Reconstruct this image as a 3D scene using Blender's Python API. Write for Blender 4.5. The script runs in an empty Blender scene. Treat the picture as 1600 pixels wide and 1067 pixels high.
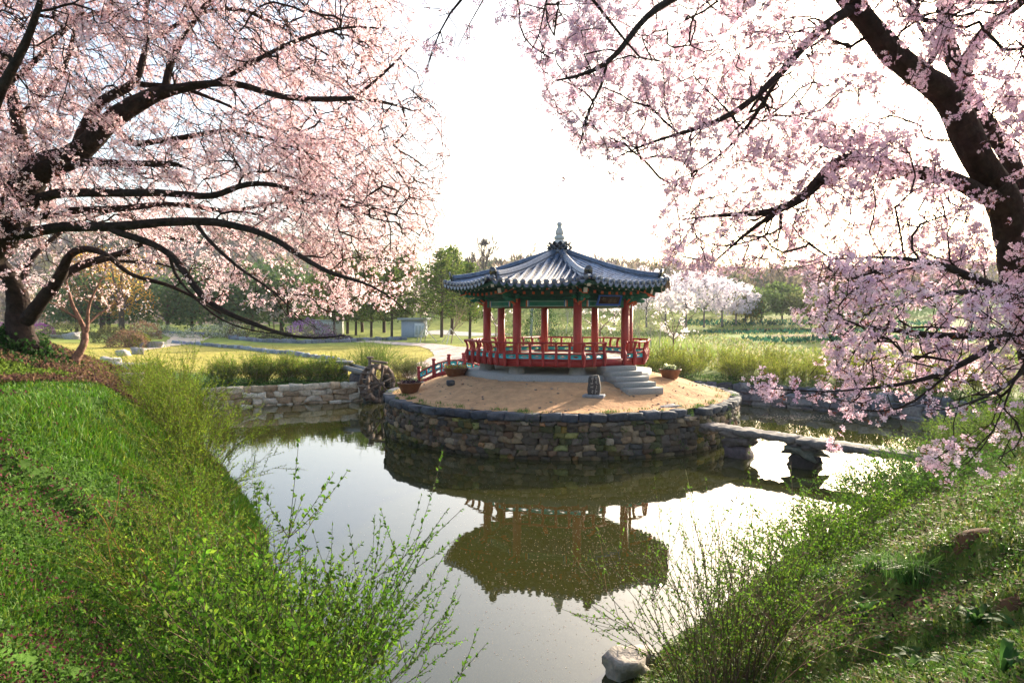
import bpy, math, random
import numpy as np
from mathutils import Vector, Matrix
R = math.radians
rng = np.random.default_rng(7)
random.seed(7)
scene = bpy.context.scene
C = scene.collection

# ------------------------------------------------------------------ camera, sky, sun, exposure
CAM_Z, PITCH, FPX = 4.5, 2.07, 1067.0
cam_data = bpy.data.cameras.new("camera")
cam = bpy.data.objects.new("camera", cam_data)
C.objects.link(cam)
cam.location = (0, 0, CAM_Z)
cam.rotation_euler = (R(90 - PITCH), 0, 0)
cam_data.sensor_width = 36.0
cam_data.lens = 24.0
cam_data.clip_start = 0.05
cam_data.clip_end = 5000
scene.camera = cam

SUN_AZ, SUN_EL = 35.0, 18.0            # azimuth to the right of straight ahead (+Y)
world = bpy.data.worlds.new("World")
scene.world = world
world.use_nodes = True
wn = world.node_tree
sky = wn.nodes.new("ShaderNodeTexSky")
sky.sky_type = 'NISHITA'
sky.sun_disc = False
sky.sun_elevation = R(SUN_EL)
sky.sun_rotation = R(SUN_AZ)
sky.air_density = 1.0
sky.dust_density = 4.0
sky.ozone_density = 1.0
bg = next(n for n in wn.nodes if n.type == 'BACKGROUND')
bg.inputs['Strength'].default_value = 0.145
wn.links.new(sky.outputs[0], bg.inputs['Color'])

sd = bpy.data.lights.new("sun", 'SUN')
sd.energy = 4.6
sd.angle = R(0.5)
sd.color = (1.0, 0.86, 0.68)
so = bpy.data.objects.new("sun", sd)
C.objects.link(so)
SUN_DIR = Vector((math.sin(R(SUN_AZ)) * math.cos(R(SUN_EL)), math.cos(R(SUN_AZ)) * math.cos(R(SUN_EL)), math.sin(R(SUN_EL))))
so.rotation_euler = SUN_DIR.to_track_quat('Z', 'Y').to_euler()
so.location = (20, 20, 30)
vs = scene.view_settings
vs.view_transform = 'Standard'
vs.look = 'None'
vs.gamma = 1.0
vs.exposure = 1.62
scene.cycles.max_bounces = 8
scene.cycles.diffuse_bounces = 3
scene.cycles.transmission_bounces = 4
scene.cycles.use_denoising = True

# ------------------------------------------------------------------ helpers
_p = R(PITCH)
def ray(px, py):
    u = (np.asarray(px, float) - 800.0) / FPX
    v = (533.5 - np.asarray(py, float)) / FPX
    dy = math.cos(_p) + v * math.sin(_p)
    dz = -math.sin(_p) + v * math.cos(_p)
    return u, dy, dz
def P(px, py, Y):
    u, dy, dz = ray(px, py)
    return np.stack([u / dy * Y, np.zeros_like(u) + Y, CAM_Z + dz / dy * Y], -1)
def proj(p):
    """world point -> photo pixel (only used to keep foliage inside its outline)"""
    p = np.asarray(p, float)
    y = p[..., 1]; z = p[..., 2] - CAM_Z
    f = y * math.cos(_p) - z * math.sin(_p)
    v = y * math.sin(_p) + z * math.cos(_p)
    return 800 + FPX * p[..., 0] / f, 533.5 - FPX * v / f

class MB:
    """collects vertices, faces and a colour per face; build() links them as ONE mesh object"""
    def __init__(s):
        s.v = []; s.f = []; s.c = []; s.n = 0
    def add(s, V, F, col=None):
        V = np.asarray(V, float).reshape(-1, 3)
        if isinstance(F, np.ndarray): F = [F]
        elif len(F) and not isinstance(F[0], np.ndarray):
            g = {}
            for f in F: g.setdefault(len(f), []).append(f)
            F = [np.array(x) for x in g.values()]
            if col is not None and np.ndim(col) > 1: raise ValueError
        i = 0
        for a in F:
            if not len(a): continue
            s.f.append(a + s.n)
            if col is None: cc = np.ones((len(a), 3)) * .5
            elif np.ndim(col) == 1: cc = np.tile(np.asarray(col, float)[:3], (len(a), 1))
            else: cc = np.asarray(col)[i:i + len(a)]
            i += len(a)
            s.c.append(cc)
        s.v.append(V); s.n += len(V)
        return s
    def build(s, name, mat, parent=None, smooth=False, world=True):
        me = bpy.data.meshes.new(name)
        V = np.concatenate(s.v) if s.v else np.zeros((0, 3))
        if parent is not None and world:
            V = V - np.array(root_of(parent).location)
        tot = np.concatenate([np.full(len(a), a.shape[1]) for a in s.f]).astype(np.int32)
        idx = np.concatenate([a.ravel() for a in s.f]).astype(np.int32)
        me.vertices.add(len(V)); me.vertices.foreach_set("co", V.ravel().astype(np.float32))
        me.loops.add(len(idx)); me.loops.foreach_set("vertex_index", idx)
        me.polygons.add(len(tot))
        st = np.zeros(len(tot), np.int32); st[1:] = np.cumsum(tot)[:-1]
        me.polygons.foreach_set("loop_start", st)
        me.polygons.foreach_set("loop_total", tot)
        col = np.concatenate(s.c)
        at = me.attributes.new("Col", 'FLOAT_COLOR', 'FACE')
        at.data.foreach_set("color", np.concatenate([col, np.ones((len(col), 1))], 1).ravel().astype(np.float32))
        if smooth: me.polygons.foreach_set("use_smooth", np.ones(len(tot), bool))
        me.update(); me.validate()
        me.materials.append(mat)
        o = bpy.data.objects.new(name, me)
        C.objects.link(o)
        if parent is not None: o.parent = parent
        return o

def root_of(o):
    while o.parent: o = o.parent
    return o
def tag(o, label=None, cat=None, group=None, kind=None):
    if label: o["label"] = label
    if cat: o["category"] = cat
    if group: o["group"] = group
    if kind: o["kind"] = kind
    return o
def thing(name, label, cat, loc=(0, 0, 0), rz=0, group=None):
    o = bpy.data.objects.new(name, None)
    o.empty_display_size = .3
    C.objects.link(o)
    o.location = Vector([float(a) for a in loc]); o.rotation_euler = (0, 0, rz)
    return tag(o, label, cat, group)
def copy_tree(o, loc, rz=0.0, scale=1.0, label=None, parent=None):
    c = o.copy(); C.objects.link(c)
    if parent is not None: c.parent = parent
    else:
        c.location = Vector([float(a) for a in loc]); c.rotation_euler = (0, 0, rz); c.scale = (scale,) * 3
        if label: c["label"] = label
    for ch in list(o.children): copy_tree(ch, None, parent=c)
    return c

def box_vf(c, s, rz=0.0, bev=0.0):
    """box centred at c with full sizes s; chamfered when bev"""
    hx, hy, hz = [a / 2 for a in s]
    if bev <= 0:
        V = np.array([[x, y, z] for z in (-hz, hz) for y in (-hy, hy) for x in (-hx, hx)])
        F = np.array([[0, 2, 3, 1], [4, 5, 7, 6], [0, 1, 5, 4], [2, 6, 7, 3], [0, 4, 6, 2], [1, 3, 7, 5]])
        F = [F]
    else:
        V, F, q = [], [], {}
        for sx in (-1, 1):
            for sy in (-1, 1):
                for sz in (-1, 1):
                    for k in range(3):
                        q[(sx, sy, sz, k)] = len(V)
                        e = [hx - bev, hy - bev, hz - bev]; e[k] += bev
                        V.append([sx * e[0], sy * e[1], sz * e[2]])
        quads, tris = [], []
        for k in range(3):
            a, b = (k + 1) % 3, (k + 2) % 3
            for s_ in (-1, 1):
                def key(u, w):
                    t = [0, 0, 0]; t[k] = s_; t[a] = u; t[b] = w
                    return q[(t[0], t[1], t[2], k)]
                f = [key(-1, -1), key(1, -1), key(1, 1), key(-1, 1)]
                quads.append(f if s_ > 0 else f[::-1])
            for u in (-1, 1):
                for w in (-1, 1):
                    def kk(s_, kax):
                        t = [0, 0, 0]; t[k] = s_; t[a] = u; t[b] = w
                        return q[(t[0], t[1], t[2], kax)]
                    f = [kk(-1, a), kk(1, a), kk(1, b), kk(-1, b)]
                    quads.append(f if u * w < 0 else f[::-1])
        for sx in (-1, 1):
            for sy in (-1, 1):
                for sz in (-1, 1):
                    f = [q[(sx, sy, sz, k)] for k in range(3)]
                    tris.append(f if sx * sy * sz > 0 else f[::-1])
        V = np.array(V); F = [np.array(quads), np.array(tris)]
    cr, sr = math.cos(rz), math.sin(rz)
    M = np.array([[cr, -sr, 0], [sr, cr, 0], [0, 0, 1]])
    return V @ M.T + np.asarray(c, float), F
def obox(a, b, w, h, up=(0, 0, 1)):
    """box beam from a to b, width w (sideways), height h"""
    a = np.asarray(a, float); b = np.asarray(b, float)
    d = b - a; L = np.linalg.norm(d); d /= L
    s = np.cross(d, up); s /= np.linalg.norm(s); u = np.cross(s, d)
    V = []
    for e in (a, b):
        for i, j in ((-1, -1), (1, -1), (1, 1), (-1, 1)):
            V.append(e + s * i * w / 2 + u * j * h / 2)
    F = np.array([[3, 2, 1, 0], [4, 5, 6, 7], [0, 1, 5, 4], [1, 2, 6, 5], [2, 3, 7, 6], [3, 0, 4, 7]])
    return np.array(V), F
def tube(pts, rad, sides=6, cap=False):
    pts = np.asarray(pts, float); n = len(pts)
    rad = np.broadcast_to(np.asarray(rad, float), (n,))
    t = np.gradient(pts, axis=0)
    t /= np.linalg.norm(t, axis=1)[:, None] + 1e-9
    ref = np.array([0, 0, 1.0]) if abs(t[0][2]) < .8 else np.array([1.0, 0, 0])
    A = []; u = np.cross(t[0], ref)
    for i in range(n):
        u = u - t[i] * (u @ t[i]); u = u / (np.linalg.norm(u) + 1e-9)
        A.append(u)
    A = np.array(A); B = np.cross(t, A)
    th = np.arange(sides) * 2 * math.pi / sides
    V = pts[:, None, :] + rad[:, None, None] * (np.cos(th)[None, :, None] * A[:, None, :] + np.sin(th)[None, :, None] * B[:, None, :])
    V = V.reshape(-1, 3)
    i = np.arange(n - 1)[:, None] * sides; k = np.arange(sides)[None, :]; k2 = (k + 1) % sides
    F = np.stack([i + k, i + k2, i + sides + k2, i + sides + k], -1).reshape(-1, 4)
    if cap:
        V = np.concatenate([V, pts[:1], pts[-1:]])
        k = np.arange(sides); k2 = (k + 1) % sides
        T = np.concatenate([np.stack([k2, k, np.full(sides, n * sides)], -1), np.stack([(n - 1) * sides + k, (n - 1) * sides + k2, np.full(sides, n * sides + 1)], -1)])
        return V, [F, T]
    return V, [F]
def lathe(prof, c=(0, 0, 0), sides=24):
    pr = np.asarray(prof, float); n = len(pr)
    th = np.arange(sides) * 2 * math.pi / sides
    V = np.stack([pr[:, 0:1] * np.cos(th), pr[:, 0:1] * np.sin(th), np.repeat(pr[:, 1:2], sides, 1)], -1).reshape(-1, 3) + np.asarray(c, float)
    i = np.arange(n - 1)[:, None] * sides; k = np.arange(sides)[None, :]; k2 = (k + 1) % sides
    F = np.stack([i + k, i + k2, i + sides + k2, i + sides + k], -1).reshape(-1, 4)
    return V, [F]
def prism(poly, h0, h1):
    """vertical prism over a 2-D ccw outline"""
    p = np.asarray(poly, float); n = len(p)
    V = np.concatenate([np.c_[p, np.full(n, h0)], np.c_[p, np.full(n, h1)]])
    F = [[i, (i + 1) % n, n + (i + 1) % n, n + i] for i in range(n)]
    F += [list(range(n))[::-1], list(range(n, 2 * n))]
    return V, F
def place(V, o, ex, ey, ez=(0, 0, 1)):
    """local coordinates -> world, axes ex, ey, ez at origin o"""
    V = np.asarray(V, float)
    return np.asarray(o, float) + V[:, 0:1] * np.asarray(ex, float) + V[:, 1:2] * np.asarray(ey, float) + V[:, 2:3] * np.asarray(ez, float)
def unit(a):
    a = np.asarray(a, float)
    return a / (np.linalg.norm(a, axis=-1, keepdims=True) + 1e-9)
def vary(col, n, s=.15, g=None, hue=.05):
    g = g or rng
    c = np.asarray(col, float)[None, :] * (1 + s * g.standard_normal((n, 1))) * (1 + hue * g.standard_normal((n, 3)))
    return np.clip(c, .003, .98)
def leaves(pos, d, nrm, L, W):
    """one diamond leaf per row"""
    d = unit(d); s = unit(np.cross(d, nrm))
    L = np.broadcast_to(L, (len(pos),))[:, None]; W = np.broadcast_to(W, (len(pos),))[:, None]
    V = np.stack([pos, pos + d * L * .45 + s * W * .5, pos + d * L, pos + d * L * .45 - s * W * .5], 1).reshape(-1, 3)
    return V, np.arange(len(pos) * 4).reshape(-1, 4)
def rvec(n, g=None):
    return unit((g or rng).standard_normal((n, 3)))
def snoise(x, y, k=1.0, seed=0):
    """cheap smooth noise, about -1..1"""
    g = np.random.default_rng(seed); s = 0
    for i in range(6):
        a = g.uniform(0, 6.28); f = k * g.uniform(.6, 1.9); ph = g.uniform(0, 6.28)
        s = s + np.sin(f * (np.cos(a) * x + np.sin(a) * y) + ph + 1.3 * np.sin(f * .7 * (np.sin(a) * x - np.cos(a) * y) + ph * 2))
    return s / 3.2
def sstep(a, b, x):
    t = np.clip((x - a) / (b - a), 0, 1)
    return t * t * (3 - 2 * t)

# ------------------------------------------------------------------ materials
def material(name, color=None, rough=.8, attr=False, noise=0.0, nscale=5.0, bump=0.0, bscale=20.0, trans=0.0, spec=.3, metal=0.0, coord='Object', stretch=None, sat=1.0):
    m = bpy.data.materials.new(name); m.use_nodes = True
    N = m.node_tree.nodes; Lk = m.node_tree.links
    b = N['Principled BSDF']; out = N['Material Output']
    b.inputs['Roughness'].default_value = rough
    b.inputs['Specular IOR Level'].default_value = spec
    b.inputs['Metallic'].default_value = metal
    src = None
    if attr:
        a = N.new('ShaderNodeAttribute'); a.attribute_name = 'Col'; src = a.outputs['Color']
    else:
        rgb = N.new('ShaderNodeRGB'); rgb.outputs[0].default_value = (*color, 1); src = rgb.outputs[0]
    tc = N.new('ShaderNodeTexCoord'); cs = tc.outputs[coord]
    if stretch:
        mp = N.new('ShaderNodeMapping'); mp.inputs['Scale'].default_value = stretch
        Lk.new(cs, mp.inputs['Vector']); cs = mp.outputs[0]
    if noise > 0:
        t = N.new('ShaderNodeTexNoise'); t.inputs['Scale'].default_value = nscale; t.inputs['Detail'].default_value = 6; t.inputs['Roughness'].default_value = .65
        Lk.new(cs, t.inputs['Vector'])
        mr = N.new('ShaderNodeMapRange'); mr.inputs['From Min'].default_value = .25; mr.inputs['From Max'].default_value = .75
        mr.inputs['To Min'].default_value = 1 - noise; mr.inputs['To Max'].default_value = 1 + noise
        Lk.new(t.outputs[0], mr.inputs['Value'])
        mx = N.new('ShaderNodeVectorMath'); mx.operation = 'SCALE'
        Lk.new(src, mx.inputs[0]); Lk.new(mr.outputs[0], mx.inputs['Scale']); src = mx.outputs[0]
    Lk.new(src, b.inputs['Base Color'])
    if bump > 0:
        t2 = N.new('ShaderNodeTexNoise'); t2.inputs['Scale'].default_value = bscale; t2.inputs['Detail'].default_value = 5
        Lk.new(cs, t2.inputs['Vector'])
        bp = N.new('ShaderNodeBump'); bp.inputs['Strength'].default_value = bump; bp.inputs['Distance'].default_value = .05
        Lk.new(t2.outputs[0], bp.inputs['Height']); Lk.new(bp.outputs[0], b.inputs['Normal'])
    if trans > 0:
        tr = N.new('ShaderNodeBsdfTranslucent'); Lk.new(src, tr.inputs['Color'])
        ms = N.new('ShaderNodeMixShader'); ms.inputs[0].default_value = trans
        Lk.new(b.outputs[0], ms.inputs[1]); Lk.new(tr.outputs[0], ms.inputs[2]); Lk.new(ms.outputs[0], out.inputs['Surface'])
    return m
M = {}
M['stone'] = material('stone', rough=.85, attr=True, noise=.45, nscale=9, bump=.6, bscale=14)
M['granite'] = material('granite', (.27, .265, .25), .8, noise=.28, nscale=30, bump=.15, bscale=60)
M['bark'] = material('bark', attr=True, rough=.9, noise=.5, nscale=8, bump=.9, bscale=12, spec=.15)
M['twig'] = material('twig', attr=True, rough=.9, spec=.1)
M['blossom'] = material('blossom', attr=True, rough=.7, trans=.62, spec=.1)
M['leaf'] = material('leaf', attr=True, rough=.65, trans=.5, spec=.12)
M['grass'] = material('grass', attr=True, rough=.55, trans=.35, spec=.2)
M['far_leaf'] = material('far_leaf', attr=True, rough=.8, trans=.4, spec=.1)
M['ground'] = material('ground', attr=True, rough=.95, noise=.5, nscale=1.6, bump=.8, bscale=5, spec=.1)
M['soil'] = material('sandy_soil', attr=True, rough=.95, noise=.28, nscale=3.5, bump=1.0, bscale=9, spec=.1)
M['red'] = material('red_paint', (.33, .028, .026), .55, noise=.25, nscale=6, bump=.08, bscale=25, spec=.35)
M['column_red'] = material('column_paint', (.36, .040, .030), .5, noise=.3, nscale=4, bump=.1, bscale=20, spec=.35, stretch=(4, 4, .6))
M['green'] = material('green_paint', (.014, .16, .105), .6, noise=.35, nscale=5, spec=.3)
M['dark_green'] = material('dark_green_paint', (.010, .085, .062), .65, noise=.3, nscale=5, spec=.25)
M['orange'] = material('orange_paint', (.62, .13, .05), .6, noise=.15, spec=.3)
M['cyan'] = material('turquoise_paint', (.03, .46, .52), .55, noise=.25, nscale=8, spec=.3)
M['white'] = material('white_paint', (.72, .70, .64), .6, noise=.12, nscale=12)
M['blue'] = material('blue_paint', (.03, .12, .50), .5)
M['tile'] = material('roof_tile', attr=True, rough=.22, noise=.4, nscale=7, bump=.15, bscale=14, spec=.9)
M['wood'] = material('weathered_wood', (.17, .125, .095), .85, noise=.4, nscale=5, bump=.5, bscale=12, stretch=(1, 1, 4))
M['brown'] = material('brown_pot', (.16, .065, .03), .6, noise=.3, nscale=6, bump=.2)
M['paint'] = material('coloured_paint', attr=True, rough=.6, noise=.12, nscale=6)
M['inside'] = material('brown_ceiling', (.16, .06, .03), .7, noise=.25, nscale=4)
# ------------------------------------------------------------------ the pond, the island and the terrain
IC = np.array([1.97, 28.4]); IR = 7.0                 # island centre and radius
POND = np.array([(-1.2, 6.4), (.9, 7.4), (1.7, 8.9), (3.4, 10.9), (5.4, 13.3), (8.0, 15.6), (10.4, 18.3), (13.2, 21.0), (16.5, 24.5), (20.3, 27.5),
                 (18.6, 29.8), (15.2, 33.2), (12.0, 36.2), (9.0, 37.6), (5.0, 38.6), (0.0, 38.2), (-4.0, 37.3), (-6.6, 37.2),
                 (-8.6, 36.8), (-11.5, 35.4), (-15.0, 33.6), (-14.2, 30.5), (-11.6, 25.0), (-8.4, 20.0), (-5.4, 15.0), (-3.4, 10.2), (-2.3, 7.4)])
def seg_dist(x, y, poly, closed=True):
    n = len(poly); d = np.full(np.shape(x), 1e9); k = np.zeros(np.shape(x), int)
    for i in range(n if closed else n - 1):
        a = poly[i]; b = poly[(i + 1) % n]; e = b - a
        t = np.clip(((x - a[0]) * e[0] + (y - a[1]) * e[1]) / (e @ e), 0, 1)
        q = np.hypot(x - a[0] - t * e[0], y - a[1] - t * e[1])
        k = np.where(q < d, i, k); d = np.minimum(d, q)
    return d, k
def inside(x, y, poly):
    n = len(poly); c = np.zeros(np.shape(x), bool)
    for i in range(n):
        a = poly[i]; b = poly[(i + 1) % n]
        t = ((a[1] > y) != (b[1] > y)) & (x < (b[0] - a[0]) * (y - a[1]) / (b[1] - a[1] + 1e-12) + a[0])
        c ^= t
    return c
CTRL = np.array([(0, 0, 2.9), (2.5, 3, 2.85), (-2.5, 3, 2.9), (6, 4, 2.8), (9, 10, 2.0), (8, 12, 1.6), (14, 16, 1.5), (20, 22, 1.3), (26, 26, 1.3), (12, 4, 2.8), (3.5, 6.5, 2.2),
                 (-6, 4, 3.0), (-5, 8, 2.5), (-8, 10, 2.9), (-9.5, 14, 3.0), (-12.6, 16.5, 4.0), (-12.2, 17.4, 3.85), (-16, 17, 4.2), (-10.6, 18.5, 3.0), (-11.5, 22, 2.1), (-14.5, 24, 2.5), (-20, 24, 3.0), (-15.5, 28, 1.7), (-18, 30, 2.0),
                 (-25, 32, 2.2), (-16, 34.5, 1.0), (-10, 37.5, 1.02), (-4, 38.5, 1.05), (2, 40, 1.15), (10, 39.5, 1.05), (15, 35, .95), (20, 31, .95), (26, 30, 1.1),
                 (-20, 45, 1.4), (-8, 45, 1.3), (5, 48, 1.5), (20, 45, 1.4), (-25, 60, 1.7), (0, 62, 1.8), (25, 62, 1.8), (50, 60, 2.2), (-60, 60, 2.2), (-45, 35, 2.8),
                 (-30, 105, 2.2), (0, 105, 2.8), (40, 105, 3.2), (100, 100, 3.5), (-120, 105, 3.0), (-40, 0, 3.4), (40, 0, 3.0), (0, -40, 3.0), (60, 30, 2.0)], float)
def _rbf():
    p = CTRL[:, :2]; d = np.hypot(p[:, None, 0] - p[None, :, 0], p[:, None, 1] - p[None, :, 1])
    A = np.block([[d, np.ones((len(p), 1))], [np.ones((1, len(p))), np.zeros((1, 1))]])
    return np.linalg.solve(A, np.r_[CTRL[:, 2], 0])
RBF = _rbf()
def base_h(x, y):
    s = np.full(np.shape(x), RBF[-1], float)
    xc = np.clip(x, -150, 150); yc = np.clip(y, -60, 130)
    for i, c in enumerate(CTRL): s = s + RBF[i] * np.hypot(xc - c[0], yc - c[1])
    return s
# how wide the slope down to the water is at each shore edge (walled edges are steep)
SLOPE = np.array([4.8, 4.2, 3.6, 3.4, 3.2, 3.2, 3.2, 3.5, 3.0, .25, .25, .25, .25, .25, .3, .4, .35, .25, .25, .25, 1.5, 2.0, 2.6, 3.2, 3.6, 4.2, 4.8])
def terrain_h(x, y):
    d, k = seg_dist(x, y, POND)
    ins = inside(x, y, POND)
    w = SLOPE[k]
    h = base_h(x, y)
    near = np.exp(-((np.hypot(x, y - 15)) / 45) ** 2)
    h = h + .10 * snoise(x, y, .9, 3) * sstep(.5, 4, d) * (.3 + near) + .03 * snoise(x, y, 3.5, 4) * near
    # hills beyond
    rise = sstep(88, 155, y) * sstep(-60, 10, x) * (7.8 + 1.8 * snoise(x, y, .03, 5)) + sstep(170, 320, y) * 6
    rise = rise + sstep(190, 420, y) * (36 * np.exp(-((x + 170) / 120) ** 2) + 10 * np.exp(-((x - 220) / 150) ** 2) + 3 * snoise(x, y, .02, 6))
    rise = rise + sstep(110, 260, np.abs(x)) * 8
    h = h + rise
    s = np.where(w < 1, sstep(0.02, 1, d / w), 1 - (1 - np.clip(d / w, 0, 1)) ** 1.2)
    out = h * s + (1 - s) * np.where(w < 1, -.6, -.12)
    return np.where(ins, -.7, out)
def axis(lo, a, b, hi, step, grow):
    mid = np.arange(a, b, step); r = [b]; s = step
    while r[-1] < hi: s *= grow; r.append(r[-1] + s)
    l = [a]; s = step
    while l[-1] > lo: s *= grow; l.append(l[-1] - s)
    return np.concatenate([np.array(l[1:][::-1]), mid, np.array(r)])
GX = axis(-700, -21, 23, 700, .3, 1.09); GY = axis(-120, -3, 41, 900, .3, 1.055)
XX, YY = np.meshgrid(GX, GY)
GZ = terrain_h(XX, YY)
def gz(x, y):
    x = np.clip(np.asarray(x, float), GX[0], GX[-1] - 1e-6); y = np.clip(np.asarray(y, float), GY[0], GY[-1] - 1e-6)
    i = np.clip(np.searchsorted(GX, x, side='right') - 1, 0, len(GX) - 2); j = np.clip(np.searchsorted(GY, y, side='right') - 1, 0, len(GY) - 2)
    u = (x - GX[i]) / (GX[i + 1] - GX[i]); v = (y - GY[j]) / (GY[j + 1] - GY[j])
    return (GZ[j, i] * (1 - u) + GZ[j, i + 1] * u) * (1 - v) + (GZ[j + 1, i] * (1 - u) + GZ[j + 1, i + 1] * u) * v
def isl_h(x, y):
    return 1.44 + .60 * sstep(7.4, 3.9, np.hypot(x - 2.05, y - 29.6)) * sstep(7.0, 5.6, np.hypot(x - IC[0], y - IC[1]))
def hit(px, py, island=False, ymin=2.0):
    """where the line of sight through a photo pixel meets the ground (or the island soil)"""
    u, dy, dz = ray(px, py)
    Y = ymin * 1.004 ** np.arange(1500)
    X = u / dy * Y; Z = CAM_Z + dz / dy * Y
    G = np.maximum(gz(X, Y), 0.0)
    if island:
        r = np.hypot(X - IC[0], Y - IC[1]); G = np.where(r < IR, isl_h(X, Y), -9)
    k = np.argmax(Z <= G)
    return np.array([X[k], Y[k], G[k]])

def ground_colour(x, y, z):
    """what grows where: green grass on the left bank, dry yellow lawn, brown litter, purple dead-nettle"""
    n1 = snoise(x, y, .8, 11); n2 = snoise(x, y, 2.6, 12); n3 = snoise(x, y, .3, 13)
    green = np.array([.045, .095, .015]); dry = np.array([.40, .34, .075]); litter = np.array([.13, .075, .045]); moss = np.array([.105, .125, .018])
    field = np.array([.17, .24, .05]); wood = np.array([.10, .085, .06]); purple = np.array([.12, .075, .05]); far_y = np.array([.36, .36, .08])
    def mix(a, b, t): return a + (b - a) * np.clip(t, 0, 1)[..., None]
    c = np.broadcast_to(green, x.shape + (3,)).copy()
    c = mix(c, moss, sstep(-1, 1, x) * (.6 + .4 * n1))
    c = mix(c, litter, sstep(-1, 2, x) * sstep(.25, .7, n1 * .6 + n2 * .5))
    # band of purple-brown ground cover climbing to the left tree
    t = np.hypot(x, y) - 17.3 - 1.6 * (x + 10.4)
    band = sstep(.2, 1.2, t) * sstep(9, 5.5, t) * sstep(-5.5, -7.5, x)
    c = mix(c, purple, band * (.55 + .5 * n1)); c = mix(c, np.array([.10, .13, .025]), band * sstep(.2, .7, n2))
    c = mix(c, np.array([.20, .13, .075]), sstep(20, 25, y) * sstep(-9, -12, x) * sstep(.9, .2, np.abs(n1)) * sstep(34, 30, y))
    lawn = sstep(36.2, 38.5, y + .25 * np.clip(x + 9, -20, 0))
    c = mix(c, dry, lawn * (.88 + .12 * n1) * sstep(0, -6, x))
    c = mix(c, np.array([.16, .21, .04]), lawn * sstep(-3, 3, x) * (.85 + .2 * n1))
    c = mix(c, np.array([.22, .26, .055]), lawn * sstep(60, 70, y) * sstep(5, -5, x))
    c = mix(c, field, sstep(52, 60, y + .2 * x) * sstep(0, 8, x) * (.8 + .3 * n3))
    c = mix(c, far_y, sstep(85, 120, y) * sstep(-30, 0, x) * sstep(60, 30, x) * (.6 + .5 * n3))
    c = mix(c, np.array([.20, .085, .04]), sstep(.55, .7, np.sin(y * .42 + x * .03)) * sstep(58, 62, y) * sstep(26, 32, x) * sstep(110, 95, y) * .8)
    c = mix(c, wood, sstep(140, 180, y)); c = mix(c, wood, sstep(95, 125, np.abs(x)) * sstep(60, 90, y))
    return c
fx = .25 * (XX[:-1, :-1] + XX[1:, :-1] + XX[:-1, 1:] + XX[1:, 1:]); fy = .25 * (YY[:-1, :-1] + YY[1:, :-1] + YY[:-1, 1:] + YY[1:, 1:])
nx, ny = len(GX), len(GY)
ii = (np.arange(ny - 1)[:, None] * nx + np.arange(nx - 1)[None, :])
TF = np.stack([ii, ii + 1, ii + nx + 1, ii + nx], -1).reshape(-1, 4)
mb = MB(); mb.add(np.stack([XX, YY, GZ], -1), TF, ground_colour(fx, fy, 0 * fx).reshape(-1, 3))
tag(mb.build('ground', M['ground'], smooth=True), kind='structure')

# water: murky olive pond with a smooth reflecting surface
wm = bpy.data.materials.new('pond_water'); wm.use_nodes = True
N = wm.node_tree.nodes; Lk = wm.node_tree.links; b = N['Principled BSDF']
b.inputs['Base Color'].default_value = (.031, .032, .008, 1)
b.inputs['Roughness'].default_value = .015
b.inputs['IOR'].default_value = 1.75
tc = N.new('ShaderNodeTexCoord')
mp = N.new('ShaderNodeMapping'); mp.inputs['Scale'].default_value = (1.0, 1.0, 1); Lk.new(tc.outputs['Object'], mp.inputs['Vector'])
t1 = N.new('ShaderNodeTexNoise'); t1.inputs['Scale'].default_value = 2.2; t1.inputs['Detail'].default_value = 3; Lk.new(mp.outputs[0], t1.inputs['Vector'])
bp = N.new('ShaderNodeBump'); bp.inputs['Strength'].default_value = .035; bp.inputs['Distance'].default_value = .04
Lk.new(t1.outputs[0], bp.inputs['Height']); Lk.new(bp.outputs[0], b.inputs['Normal'])
M['water'] = wm
wx = np.linspace(-17, 24, 42); wy = np.linspace(4, 41, 38); WX, WY = np.meshgrid(wx, wy)
ii = (np.arange(37)[:, None] * 42 + np.arange(41)[None, :])
mb = MB(); mb.add(np.stack([WX, WY, 0 * WX], -1), np.stack([ii, ii + 1, ii + 43, ii + 42], -1).reshape(-1, 4))
tag(mb.build('pond_water', wm, smooth=True), kind='structure')

# island soil
nr, na = 70, 260
rr = np.linspace(0, 6.86, nr); aa = np.arange(na) * 2 * math.pi / na
RR, AA = np.meshgrid(rr, aa, indexing='ij')
ix = IC[0] + RR * np.cos(AA); iy = IC[1] + RR * np.sin(AA)
izz = isl_h(ix, iy) + .02 * snoise(ix, iy, 2.5, 21) * (RR > .1) + .012 * snoise(ix, iy, 7, 22)
k = np.arange(na); k2 = (k + 1) % na
IF = np.concatenate([np.stack([i * na + k, (i + 1) * na + k, (i + 1) * na + k2, i * na + k2], -1) for i in range(nr - 1)])
mb = MB(); fcx = np.stack([ix, iy, izz], -1).reshape(-1, 3)[IF].mean(1); sn = snoise(fcx[:, 0], fcx[:, 1], 1.1, 61); s2 = snoise(fcx[:, 0], fcx[:, 1], 4.0, 62); rad = np.hypot(fcx[:, 0] - IC[0], fcx[:, 1] - IC[1])
sc_ = np.array([.50, .285, .145]) * (1 + .10 * sn + .08 * s2)[:, None]; sc_ = sc_ + (np.array([.17, .15, .06]) - sc_) * (sstep(6.0, 6.8, rad) * sstep(.0, .8, sn + s2 * .6) * .7)[:, None]
mb.add(np.stack([ix, iy, izz], -1), IF, sc_)
tag(mb.build('island_ground', M['soil'], smooth=True), kind='structure')

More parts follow.
